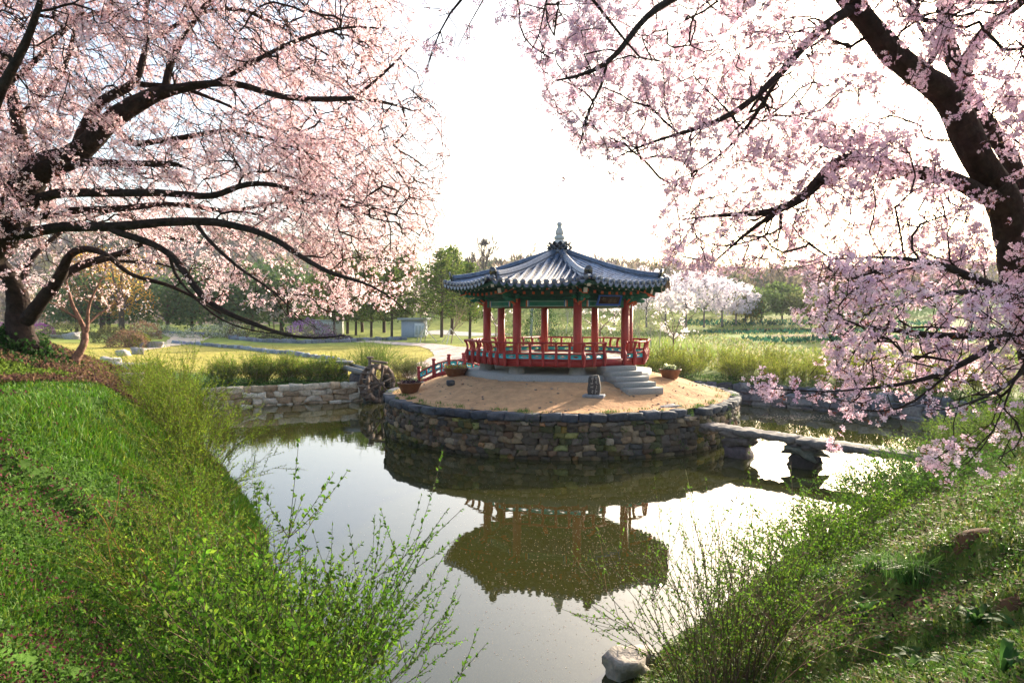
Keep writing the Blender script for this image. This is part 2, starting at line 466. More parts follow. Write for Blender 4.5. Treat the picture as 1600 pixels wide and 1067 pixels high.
# ------------------------------------------------------------------ stones
def _stone_template(n=5):
    V, F, q = [], [], {}
    lin = np.linspace(-1, 1, n)
    def vid(p):
        kx = tuple(np.round(p, 4))
        if kx not in q: q[kx] = len(V); V.append(p)
        return q[kx]
    for ax in range(3):
        for s in (-1, 1):
            for i in range(n - 1):
                for j in range(n - 1):
                    c = []
                    for di, dj in ((0, 0), (1, 0), (1, 1), (0, 1)):
                        p = [0, 0, 0]; p[ax] = s; p[(ax + 1) % 3] = lin[i + di]; p[(ax + 2) % 3] = lin[j + dj]
                        c.append(vid(p))
                    F.append(c if s > 0 else c[::-1])
    V = np.array(V, float)
    sph = unit(V) * 1.22
    return V * .76 + sph * .24, np.array(F)
ST_V, ST_F = _stone_template()
def stones(mb, cen, size, rz, col, g, rough=.07, tilt=.06):
    """many rounded, dented stones; size = full sizes (n,3)"""
    cen = np.asarray(cen, float); size = np.asarray(size, float); n = len(cen)
    V = np.repeat(ST_V[None], n, 0)
    for _ in range(5):
        k = g.uniform(1.2, 3.6, (n, 3)) * g.choice([-1, 1], (n, 3)); ph = g.uniform(0, 6.28, (n, 1))
        V = V * (1 + rough * np.sin((V * k[:, None, :]).sum(-1) + ph)[..., None])
    V = V * size[:, None, :] / 2
    tx = g.normal(0, tilt, n); ty = g.normal(0, tilt, n)
    x, y, z = V[..., 0], V[..., 1], V[..., 2]
    y, z = y * np.cos(tx)[:, None] - z * np.sin(tx)[:, None], y * np.sin(tx)[:, None] + z * np.cos(tx)[:, None]
    x, z = x * np.cos(ty)[:, None] + z * np.sin(ty)[:, None], -x * np.sin(ty)[:, None] + z * np.cos(ty)[:, None]
    c, s = np.cos(rz)[:, None], np.sin(rz)[:, None]
    V = np.stack([x * c - y * s, x * s + y * c, z], -1) + cen[:, None, :]
    F = (ST_F[None] + (np.arange(n) * len(ST_V))[:, None, None]).reshape(-1, 4)
    mb.add(V.reshape(-1, 3), F, np.repeat(np.asarray(col), len(ST_F), 0))
def wall_courses(path, z0, z1, h, wr, depth, pal, g, closed=False, skip=None, jit=.12):
    """courses of field stones along a path: lists of centres, sizes, angles, colours"""
    path = np.asarray(path, float)
    if closed: path = np.r_[path, path[:1]]
    seg = np.hypot(*np.diff(path, axis=0).T); cum = np.r_[0, np.cumsum(seg)]; T = cum[-1]
    out = [[], [], [], []]
    z = z0
    while z < z1 - .04:
        hh = min(h * g.uniform(.85, 1.2), max(z1 - z, .1)); s = g.uniform(-.2, 0)
        while s < T:
            w = g.uniform(*wr) * (hh / h) ** .3
            m = s + w / 2
            if m < T and m > 0:
                px = np.interp(m, cum, path[:, 0]); py = np.interp(m, cum, path[:, 1])
                i = min(np.searchsorted(cum, m) - 1, len(seg) - 1); d = path[i + 1] - path[i]; ang = math.atan2(d[1], d[0])
                if not (skip and skip(px, py, z + hh / 2)):
                    out[0].append((px + g.normal(0, .015), py + g.normal(0, .015), z + hh / 2 + g.normal(0, .012)))
                    out[1].append((w * 1.0, depth * g.uniform(.9, 1.15), hh * g.uniform(.96, 1.1)))
                    out[2].append(ang); out[3].append(np.array(pal[g.integers(len(pal))]) * g.uniform(.7, 1.25))
            s += w
        z += hh
    return [np.array(o) for o in out]

g = np.random.default_rng(31)
DARK = [(.08, .074, .074), (.105, .092, .080), (.055, .052, .053), (.15, .12, .085), (.09, .08, .07), (.12, .11, .105), (.09, .07, .052), (.21, .16, .11), (.068, .07, .076), (.27, .22, .16), (.13, .085, .06)]
th = np.linspace(0, 2 * math.pi, 121)[:-1]
ring = np.c_[IC[0] + 6.98 * np.cos(th), IC[1] + 6.98 * np.sin(th)]
BA = np.array([5.75, 23.75]); BB = np.array([10.6, 18.6])            # slab bridge axis: island end, bank end
def gap(px, py, z): return z > 1.0 and np.hypot(px - 5.9, py - 22.75) < .55
w = thing('stone_retaining_wall', 'round dark fieldstone wall holding up the sandy island in the pond', 'wall', (IC[0], IC[1], 0))
mb = MB(); c_, s_, a_, k_ = wall_courses(ring, -.25, 1.18, .175, (.17, .44), .34, DARK, g, True)
ex = g.random(len(c_)); k_[ex > .975] = (.32, .19, .11); k_[(ex > .945) & (ex < .975)] = (.28, .26, .22)
ms_ = snoise(c_[:, 0] * 2 + c_[:, 1], c_[:, 2] * 3, 1.4, 63) > .45; k_[ms_] = k_[ms_] * np.array([.75, .95, .5]); k_[c_[:, 2] < .14] *= np.array([.5, .52, .45])
stones(mb, c_, s_, a_, k_ * np.array([1.15, 1.02, .85]), g, .06)
mb.build('stonework', M['stone'], w, smooth=True)
mb = MB(); c_, s_, a_, k_ = wall_courses(ring, 1.2, 1.46, .27, (.42, .78), .42, [(.042, .05, .066), (.06, .066, .08), (.075, .08, .092), (.046, .05, .058)], g, True, gap)
stones(mb, c_, s_, a_, k_, g, .035, .05)
mb.build('coping', M['stone'], w, smooth=True)
mb = MB(); V, F = lathe([(6.82, -.4), (6.82, 1.38), (6.6, 1.40)], (IC[0], IC[1], 0), 120); mb.add(V, F, (.014, .012, .010))
mb.build('mortar_core', M['stone'], w, smooth=True)
# weeds rooted in the joints
mb = MB(); n = 60
for i in range(n):
    a = g.uniform(-2.6, -.5) if i < 50 else g.uniform(0, 6.28); z = g.uniform(.15, 1.35)
    p0 = np.array([IC[0] + 7.14 * math.cos(a), IC[1] + 7.14 * math.sin(a), z]); od = np.array([math.cos(a), math.sin(a), .5])
    m_ = g.integers(15, 45); s0 = g.uniform(.05, .16)
    pos = p0 + g.normal(0, s0, (m_, 3)) * np.array([1, 1, .8]); pos = pos - od * ((pos - p0) @ od)[:, None] * .5
    V, F = leaves(pos, rvec(m_, g) + od, rvec(m_, g), g.uniform(.04, .09, m_), .03); mb.add(V, F, vary((.06, .12, .025), m_, .25, g))
tag(mb.build('wall_weed', M['leaf']), 'small green weeds sprouting from the joints of the island wall', 'weeds', kind='stuff')

# bank walls: warm sandstone on the left, blue-grey boulders on the right
WARM = [(.46, .36, .24), (.54, .44, .32), (.40, .28, .17), (.56, .49, .38), (.34, .24, .15), (.48, .41, .31)]
left_path = np.array([(-15.1, 33.3), (-11.5, 35.2), (-8.6, 36.55), (-7.6, 36.9)])
w = thing('stone_retaining_wall', 'low warm tan stone wall along the left bank under the green hedge', 'wall', (-11.5, 35.2, 0))
mb = MB(); c_, s_, a_, k_ = wall_courses(left_path, -.25, 1.0, .31, (.34, .85), .45, WARM, g)
stones(mb, c_, s_, a_, k_, g, .05); mb.build('stonework', M['stone'], w, smooth=True)
GREY = [(.15, .15, .165), (.10, .10, .115), (.21, .21, .215), (.075, .075, .085), (.18, .165, .155), (.12, .13, .15)]
right_path = np.array([(19.6, 28.3), (18.4, 29.6), (15.0, 33.0), (11.8, 36.0), (8.8, 37.4), (5.0, 38.4), (0, 38.0), (-4, 37.1), (-6.3, 37.0)])
w = thing('stone_retaining_wall', 'long low wall of blue-grey boulders along the far right bank', 'wall', (11.8, 36, 0))
mb = MB(); c_, s_, a_, k_ = wall_courses(right_path, -.25, .62, .42, (.5, 1.15), .55, GREY, g)
stones(mb, c_, s_, a_, k_, g, .06, .08); mb.build('stonework', M['stone'], w, smooth=True)
mb = MB(); n0 = np.array([.55, .60])
c_, s_, a_, k_ = wall_courses(right_path + np.array([.45, .5]), .6, .95, .36, (.4, .9), .45, GREY, g, jit=.2)
stones(mb, c_, s_, a_, k_, g, .06, .1); mb.build('coping', M['stone'], w, smooth=True)

# ------------------------------------------------------------------ flat paths draped on the ground
def ribbon(name, pts, width, colour, dz=.03, mat=None):
    pts = np.asarray(pts, float); s = np.r_[0, np.cumsum(np.hypot(*np.diff(pts, axis=0).T))]
    q = np.arange(0, s[-1], .5); px = np.interp(q, s, pts[:, 0]); py = np.interp(q, s, pts[:, 1])
    ker = np.ones(7) / 7
    px[3:-3] = np.convolve(px, ker, 'valid'); py[3:-3] = np.convolve(py, ker, 'valid')
    d = unit(np.c_[np.gradient(px), np.gradient(py)]); nn = np.c_[-d[:, 1], d[:, 0]]
    w = np.interp(q, s, np.broadcast_to(width, (len(pts),)))
    V = []; m = 9
    for t in np.linspace(-.5, .5, m):
        ww = w * t * (1 + .06 * snoise(q, q * 0 + t, 1.0, 5)); x = px + nn[:, 0] * ww; y = py + nn[:, 1] * ww
        V.append(np.c_[x, y, gz(x, y) + dz])
    V = np.stack(V, 1).reshape(-1, 3); i = np.arange(len(q) - 1)[:, None] * m + np.arange(m - 1)[None, :]
    mb = MB(); mb.add(V, np.stack([i, i + 1, i + m + 1, i + m], -1).reshape(-1, 4), colour)
    return tag(mb.build(name, mat or M['ground'], smooth=True), kind='structure')
def hp(*pp): return np.array([hit(a, b_, ymin=10)[:2] for a, b_ in pp])
ribbon('path', np.r_[np.array([(-4.6, 37.6), (-5.4, 40.0)]), hp((712, 556), (705, 546), (670, 539), (600, 535), (560, 533))], [1.6, 2.4, 3.2, 3.4, 3.0, 2.6, 2.2], (.52, .42, .36))
ribbon('garden_path', hp((215, 548), (250, 541), (285, 535), (300, 527), (285, 522), (240, 520)), [1.2, 2.0, 3.0, 4.5, 5.0, 5], (.55, .45, .34))
ribbon('far_road', hp((665, 518), (745, 524), (800, 522)), [5, 6, 5], (.45, .44, .43))
# ------------------------------------------------------------------ the octagonal pavilion
PC = np.array([2.05, 29.6, 0.0]); TH0 = 9.0
def vdir(deg):
    a = R(deg); return np.array([math.sin(a), -math.cos(a), 0.0])
def corner(k, r, z): return PC + vdir(TH0 + 45 * k) * r + np.array([0, 0, z])
def face_axes(k):
    """outward normal and sideways axis (to the right seen from outside) of the face between corners k and k+1"""
    n = vdir(TH0 + 22.5 + 45 * k); return n, np.array([-n[1], n[0], 0.0])
pav = thing('pavilion', 'octagonal red and green wooden pavilion with dark tiled roof on the sandy island', 'pavilion', (PC[0], PC[1], 2.0))
C22, T22 = math.cos(R(22.5)), math.tan(R(22.5))
# platform
poly = [corner(k, 4.2, 0)[:2] for k in range(8)]
mb = MB(); V, F = prism(poly, 1.85, 2.215); mb.add(V, F); poly2 = [corner(k, 4.14, 0)[:2] for k in range(8)]; V, F = prism(poly2, 2.2, 2.25); mb.add(V, F)
mb.build('platform', M['granite'], pav)
FLOOR = 2.82
# columns and their stone bases
for k in range(8):
    p = corner(k, 3.15, 0)
    V, F = lathe([(0, 2.235), (.34, 2.235), (.345, 2.26), (.27, 2.66), (0, 2.665)], p, 20)
    MB().add(V, F).build('column_base', M['granite'], pav, smooth=True)
    V, F = lathe([(0, 2.66), (.172, 2.66), (.17, 3.6), (.162, 5.22), (0, 5.22)], p, 20)
    MB().add(V, F).build('column', M['column_red'], pav, smooth=True)
# floor
mb = MB(); V, F = prism([corner(k, 3.80, 0)[:2] for k in range(8)], 2.68, FLOOR); mb.add(V, F, (.30, .25, .20))
mb.build('floor', M['paint'], pav)
# lintels, upper beams
mb = MB(); mi = MB(); mu = MB()
for k in range(8):
    a, b = corner(k, 3.15, 5.02), corner(k + 1, 3.15, 5.02); d = unit(b - a)
    n, sx = face_axes(k)
    V, F = obox(a + d * .15 + [0, 0, .165] , b - d * .15 + [0, 0, .165], .22, .055); mu.add(V, F)
    V, F = obox(a + d * .12 - n * .115 - [0, 0, .0], b - d * .12 - n * .115, .06, .22); mi.add(V, F)
    a2, b2 = corner(k, 3.17, 5.44), corner(k + 1, 3.17, 5.44)
    V, F = obox(a2, b2, .2, .24); mu.add(V, F)
    V, F = obox(corner(k, 3.13, 5.26), corner(k + 1, 3.13, 5.26), .07, .15); mu.add(V, F)

for k in range(8):
    a, b = corner(k, 3.15, 5.02), corner(k + 1, 3.15, 5.02); d = unit(b - a); n, sx = face_axes(k)
    V, F = obox(a + d * .15, b - d * .15, .16, .27); lt = MB().add(V, F).build('lintel', M['green'], pav)
    for z_ in (-.10, .085):
        V, F = obox(a + d * .5 + n * .083 + [0, 0, z_], b - d * .5 + n * .083 + [0, 0, z_], .008, .022); MB().add(V, F, (.30, .50, .40)).build('painted_line', M['paint'], lt)
    for a0, s_ in ((a, 1), (b, -1)):
        for u, c_ in ((.40, (.62, .13, .05)), (.45, (.75, .72, .62)), (.50, (.05, .22, .50))):
            V, F = obox(a0 + d * s_ * u + n * .084 - [0, 0, .12], a0 + d * s_ * u + n * .084 + [0, 0, .125], .034, .008, up=n); MB().add(V, F, c_).build('painted_stripe', M['paint'], lt)
mu.build('purlin', M['dark_green'], pav); mi.build('lintel_lining', M['inside'], pav)
# carved brackets: wings with orange edges at every column head
def wing(mbg, mbo, p, d, L, zb):
    """leaf shaped bracket arm reaching from the column along d"""
    s = np.cross(d, [0, 0, 1])
    prof = [(0, 0), (.16, .02), (L * .55, .10), (L * .8, .07), (L, .13), (L * .93, .22), (L * .7, .25), (0, .26)]
    V = []
    for e in (-.055, .055):
        for (u, v) in prof: V.append(p + d * u + s * e + np.array([0, 0, zb + v]))
    n_ = len(prof); F = [[i, (i + 1) % n_, n_ + (i + 1) % n_, n_ + i] for i in range(n_)] + [list(range(n_))[::-1], list(range(n_, 2 * n_))]
    mbg.add(V, F)
    a, b = p + d * .13 + [0, 0, zb - .06], p + d * .36 + [0, 0, zb + .07]
    V, F = obox(a, b, .062, .055); mbo.add(V, F)
for k in range(8):
    g1, o1 = MB(), MB(); p = corner(k, 3.15, 0)
    out = vdir(TH0 + 45 * k)
    la = unit(corner(k + 1, 3.15, 0) - p); lb = unit(corner(k - 1, 3.15, 0) - p)
    wing(g1, o1, p, la, .62, 5.03); wing(g1, o1, p, lb, .62, 5.03); wing(g1, o1, p, out, .72, 5.03); wing(g1, o1, p, out, .95, 5.22)
    for q in (-35, 35):
        wing(g1, o1, p, vdir(TH0 + 45 * k + q), .6, 5.13)
    V, F = box_vf(p + [0, 0, 5.32], (.36, .36, .16), R(TH0 + 45 * k), .03); g1.add(V, F)
    V, F = box_vf(p + [0, 0, 5.19], (.26, .26, .12), R(TH0 + 45 * k), .03); g1.add(V, F)
    br = g1.build('bracket', M['green'], pav); o1.build('bracket_edge', M['orange'], br)
# rafters
EZ = 5.62
mf, mp_ = MB(), MB()
for k in range(8):
    n, sx = face_axes(k); c0 = PC
    for i in range(9):
        t = (i - 4) / 4.0
        xo = t * 3.72 * T22 * .93; xi = t * 3.05 * T22 * .9
        lift = .10 * abs(t) ** 2.5
        a = c0 + n * 2.7 + sx * xi + [0, 0, 5.86]; b_ = c0 + n * 3.80 + sx * xo + [0, 0, 5.405 + lift]
        mo = MB(); V, F = tube([a, b_], .058, 8, True); raf = MB().add(V, F).build('rafter', M['dark_green'], pav)
        d = unit(b_ - a); q = b_ + d * .004
        # flower-like end: disc plus cross
        V, F = tube([b_, b_ + d * .012], .056, 10, True); mo.add(V, F)
        for s_ in (0, math.pi / 2):
            V, F = obox(q + d * .006 - (sx * math.cos(s_ + .785) + np.array([0, 0, 1]) * math.sin(s_ + .785)) * .062, q + d * .006 + (sx * math.cos(s_ + .785) + np.array([0, 0, 1]) * math.sin(s_ + .785)) * .062, .04, .02); mo.add(V, F)
        mo.build('rafter_end', M['orange'], raf)
    for i in range(11):
        t = (i - 5) / 5.0; lift = .16 * abs(t) ** 2.5
        xo = t * 4.28 * T22 * .95
        a = c0 + n * 3.45 + sx * xo * .82 + [0, 0, 5.66 + lift * .5]; b_ = c0 + n * 4.33 + sx * xo + [0, 0, 5.535 + lift]
        V, F = obox(a, b_, .07, .075); fl = MB().add(V, F).build('flying_rafter', M['dark_green'], pav)
        d = unit(b_ - a)
        V, F = tube([b_ + d * .0, b_ + d * .014], .026, 8, True); MB().add(V, F).build('flying_rafter_end', M['white'], fl)
    # boarding above the rafters
    for (r0, z0, l0, r1, z1, l1) in ((2.6, 6.02, 0, 3.6, 5.70, .06), (3.6, 5.70, .06, 4.46, 5.60, .17)):
        m_ = 12; V = []
        for rr_, zz_, ll_ in ((r0, z0, l0), (r1, z1, l1)):
            for t in np.linspace(-1, 1, m_): V.append(c0 + n * rr_ + sx * rr_ * T22 * t + np.array([0, 0, zz_ + ll_ * abs(t) ** 2.5]))
        i = np.arange(m_ - 1); mp_.add(V, np.stack([i + 1, i, i + m_, i + m_ + 1], -1))
    # eave fascia
    m_ = 12; V = []
    for rr_, zz_ in ((4.40, 5.50), (4.40, 5.66), (4.45, 5.68), (4.45, 5.56)):
        for t in np.linspace(-1, 1, m_): V.append(c0 + n * rr_ + sx * rr_ * T22 * t + np.array([0, 0, zz_ + .17 * abs(t) ** 2.5]))
    i = np.arange(m_ - 1)
    mf.add(V, np.concatenate([np.stack([j * m_ + i, j * m_ + i + 1, (j + 1) * m_ + i + 1, (j + 1) * m_ + i], -1) for j in (2,)]))
mf.build('eave_fascia', M['dark_green'], pav)
mp_.build('eave_boarding', M['dark_green'], pav)
for k in range(8):
    out = vdir(TH0 + 45 * k); m1, m2, m3 = MB(), MB(), MB()
    V, F = obox(corner(k, 2.6, 5.95), corner(k, 4.30, 5.50), .17, .2); h_ = MB().add(V, F).build('hip_rafter', M['dark_green'], pav)
    V, F = obox(corner(k, 3.2, 5.98), corner(k, 4.74, 5.70), .16, .17); h2_ = MB().add(V, F).build('hip_rafter', M['dark_green'], pav)
    V, F = obox(corner(k, 2.6, 5.835), corner(k, 4.30, 5.385), .19, .03); m3.add(V, F)
    V, F = obox(corner(k, 4.301, 5.50), corner(k, 4.315, 5.496), .15, .19); MB().add(V, F).build('end_plate', M['white'], h_)
    V, F = obox(corner(k, 4.741, 5.70), corner(k, 4.755, 5.697), .14, .16); MB().add(V, F).build('end_plate', M['white'], h2_)
    m3.build('painted_edge', M['orange'], h_)
# ---- tiled roof
RE, RA = 4.62, .30            # eave and apex inradius
def roof_z(r): return 5.74 + 1.42 * (1 - np.clip((r - RA) / (RE - RA), 0, 1)) ** 1.22
roof = MB(); gR = np.random.default_rng(5)
NROW = 13
for k in range(8):
    n, sx = face_axes(k)
    half = RE * T22; sp = 2 * half / NROW
    offs = np.array([-.5, -.36, -.285, -.2, -.1, 0, .1, .2, .285, .36]) * sp
    a = ((np.arange(NROW) + .5) * sp - half)[:, None] + offs[None, :]; a = np.r_[a.ravel(), half]
    dl = np.abs(((a + half) / sp) % 1 - .5) * sp
    rr0 = .285 * sp
    prof = np.where(dl < rr0, np.sqrt(np.maximum(rr0 ** 2 - dl ** 2, 0)) * 1.15, -.05 * np.sin(np.clip((dl - rr0) / (.5 * sp - rr0), 0, 1) * math.pi / 2))
    prof[0] = prof[-1] = -.05
    nt = 26; tt = np.linspace(0, 1, nt)
    rin = np.maximum(RA, np.abs(a) / T22)                     # each row climbs until the hip
    r = RE + (rin[None, :] - RE) * tt[:, None]
    lift = .22 * (np.abs(a) / half) ** 2.5 * np.clip((r - 2.2) / (RE - 2.2), 0, 1) ** 2
    step = .016 * (((r / .30) % 1.0)) * (prof < .01)[None, :] + .004 * (((r / .42) % 1.0)) * (prof > .01)[None, :]
    z = roof_z(r) + prof[None, :] + lift + step
    V = PC + n * r[..., None] + sx * (a[None, :, None] + 0 * r[..., None]) + np.stack([0 * r, 0 * r, z], -1)
    na_ = len(a); i = np.arange(nt - 1)[:, None] * na_ + np.arange(na_ - 1)[None, :]
    F = np.stack([i, i + 1, i + na_ + 1, i + na_], -1).reshape(-1, 4)
    rowc = np.array([.052, .066, .092])[None] * gR.uniform(.75, 1.35, (NROW * 10, 1))
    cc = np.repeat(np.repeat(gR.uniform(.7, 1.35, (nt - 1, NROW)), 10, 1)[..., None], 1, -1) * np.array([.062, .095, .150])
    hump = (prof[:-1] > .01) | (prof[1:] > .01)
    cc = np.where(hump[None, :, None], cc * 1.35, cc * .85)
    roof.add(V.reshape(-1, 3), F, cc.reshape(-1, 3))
    # eave tile ends: round caps and drooping lips
    for j in range(NROW):
        ac = (j + .5) * sp - half; l_ = .22 * (abs(ac) / half) ** 2.5
        p = PC + n * (RE + .0) + sx * ac + [0, 0, float(roof_z(RE)) + l_ + .035]
        V, F = tube([p - n * .05, p + n * .035], .098, 12, True); roof.add(V, F, (.045, .062, .10))
        V, F = tube([p + n * .036, p + n * .046], [.075, .06], 12, True); roof.add(V, F, (.085, .10, .13))
        if j < NROW - 1:
            am = ac + sp / 2; l_ = .22 * (abs(am) / half) ** 2.5
            m_ = 9; V = []
            for e in (0, .03):
                for q in np.linspace(-1, 1, m_):
                    V.append(PC + n * (RE + .01 + e) + sx * (am + q * sp * .42) + [0, 0, float(roof_z(RE)) + l_ - .02 - .03 * (1 - q * q)])
                for q in np.linspace(1, -1, m_):
                    V.append(PC + n * (RE + .03 + e) + sx * (am + q * sp * .40) + [0, 0, float(roof_z(RE)) + l_ - .05 - .125 * (1 - q * q)])
            m2_ = 2 * m_; F = [[i, (i + 1) % m2_, m2_ + (i + 1) % m2_, m2_ + i] for i in range(m2_)] + [list(range(m2_, 2 * m2_)), list(range(m2_))[::-1]]
            roof.add(V, F, (.05, .066, .10))
rf = roof.build('roof', M['tile'], pav, smooth=False)
rf.data.polygons.foreach_set("use_smooth", np.ones(len(rf.data.polygons), bool))
try: rf.data.set_sharp_from_angle(angle=R(40))
except Exception: pass
# hip ridges
for k in range(8):
    out = vdir(TH0 + 45 * k); sd_ = np.array([-out[1], out[0], 0])
    q = np.linspace(0, 1, 22); rc = .36 + (4.62 - .36) * q; rin = rc * C22
    zc = roof_z(rin) + .22 * np.clip((rin - 2.2) / (RE - 2.2), 0, 1) ** 2
    m_ = MB(); path = np.stack([PC + out * r_ + np.array([0, 0, z_]) for r_, z_ in zip(rc, zc)])
    secs = [(.125, -.06), (.125, .06), (.10, .062), (.10, .105), (.13, .108), (.13, .14), (.095, .142), (.095, .19), (.085, .20), (.05, .26), (0, .28)]
    full = [(w_, h_) for w_, h_ in secs] + [(-w_, h_) for w_, h_ in secs[::-1][1:]]
    ns = len(full); V = np.concatenate([[p + sd_ * w_ + np.array([0, 0, h_]) for w_, h_ in full] for p in path])
    i = np.arange(21)[:, None] * ns + np.arange(ns - 1)[None, :]
    F = np.stack([i, i + 1, i + ns + 1, i + ns], -1).reshape(-1, 4)
    m_.add(V, [F, np.array([list(range(21 * ns, 22 * ns))])], np.tile(np.array([[.06, .088, .135]]), (len(F) + 1, 1)) * gR.uniform(.75, 1.3, (len(F) + 1, 1)))
    rd = m_.build('ridge', M['tile'], rf)
    # ridge end: tall dark arched tile over white mortar
    m1, m2 = MB(), MB(); o_ = path[-1]
    arch = [(-.13, -.02)] + [(.155 * math.cos(t), .21 + .2 * math.sin(t)) for t in np.linspace(math.pi, 0, 11)] + [(.13, -.02)]
    V = np.array([o_ + sd_ * u + out * e + np.array([0, 0, v]) + out * v * .22 for e in (.0, .06) for (u, v) in arch]); n_ = len(arch)
    F = [[i, n_ + i, n_ + (i + 1) % n_, (i + 1) % n_] for i in range(n_)] + [list(range(n_)), list(range(n_, 2 * n_))[::-1]]
    m1.add(V, F, (.012, .013, .016))
    V, F = box_vf(o_ + out * .06 + [0, 0, .02], (.2, .14, .16), math.atan2(sd_[1], sd_[0]), .03); m2.add(V, F)
    m1.build('ridge_end_tile', M['tile'], rf); m2.build('ridge_end_mortar', M['white'], rf)
# collar of upturned tiles and the stone finial
m_ = MB()
V, F = lathe([(0, 7.30), (.46, 7.18), (.44, 7.34), (.38, 7.46), (.34, 7.62), (0, 7.66)], PC, 32); m_.add(V, F, (.06, .075, .10))
for ring_, (r_, z_, nn_, o_) in enumerate(((.42, 7.40, 12, 0), (.39, 7.50, 12, .5), (.36, 7.60, 12, 0))):
    for j in range(nn_):
        a_ = 2 * math.pi * (j + o_) / nn_; od = np.array([math.cos(a_), math.sin(a_), 0]); s_ = np.array([-od[1], od[0], 0])
        V = []
        for e in (0, .02):
            for u in np.linspace(-1, 1, 7):
                V.append(PC + od * (r_ - .02 + .02 * (1 - u * u)) + s_ * u * .085 + [0, 0, z_ - .06 + .01 + e])
            for u in np.linspace(1, -1, 7):
                V.append(PC + od * (r_ + .12 + .05 * (1 - u * u)) + s_ * u * .10 + [0, 0, z_ + .02 + .075 * (1 - u * u) + e])
        F = [[i, (i + 1) % 14, 14 + (i + 1) % 14, 14 + i] for i in range(14)] + [list(range(14, 28)), list(range(14))[::-1]]
        m_.add(V, F, np.array([.05, .065, .09]) * gR.uniform(.6, 1.5))
m_.build('tile_collar', M['tile'], pav)
prof = [(0, 7.55), (.27, 7.6), (.29, 7.66), (.27, 7.76), (.2, 7.79), (.17, 7.81), (.23, 7.83), (.245, 7.9), (.22, 7.97), (.15, 8.0), (.14, 8.02), (.18, 8.04), (.19, 8.1), (.165, 8.22), (.11, 8.33), (.085, 8.38), (.11, 8.42), (.125, 8.49), (.10, 8.55), (.05, 8.585), (0, 8.59)]
V, F = lathe(prof, PC, 28); MB().add(V, F).build('finial', material('finial_stone', (.50, .49, .46), .8, noise=.25, nscale=9), pav, smooth=True)
# ---- name board under the eave of the entrance side
n, sx = face_axes(0)
o_ = PC + n * (3.15 * C22 + .30) + sx * .12 + [0, 0, 5.16]; up = unit(np.array([0, 0, 1.0]) - n * -.35); up = unit(np.array([0, 0, 1]) + n * .42); fw = unit(np.cross(sx, up))
if fw @ n < 0: fw = -fw
m1, m2, m3 = MB(), MB(), MB()
V, F = box_vf((0, 0, 0), (1.02, .03, .34)); m1.add(place(V, o_, sx, fw, up), F)
for (cx, cz, sx_, sz_) in ((0, .185, 1.18, .05), (0, -.195, 1.22, .07), (.555, 0, .07, .33), (-.555, 0, .07, .33)):
    V, F = box_vf((cx, .015, cz), (sx_, .06, sz_), 0, .008); m2.add(place(V, o_, sx, fw, up), F)
gs = np.random.default_rng(3)
for j in range(3):                       # faint, weathered brush strokes, as illegible as in the photograph
    for s_ in range(6):
        cx = .3 - .3 * j + gs.uniform(-.07, .07); cz = gs.uniform(-.09, .09); hz = gs.random() < .5
        V, F = box_vf((cx, .017, cz), (.12 if hz else .018, .006, .016 if hz else .11), 0); m3.add(place(V, o_, sx, fw, up), F, (.16, .13, .09))
nb = m1.build('name_board', material('board_brown', (.030, .014, .009), .5), pav); m2.build('board_frame', M['blue'], nb); m3.build('board_strokes', M['paint'], nb)
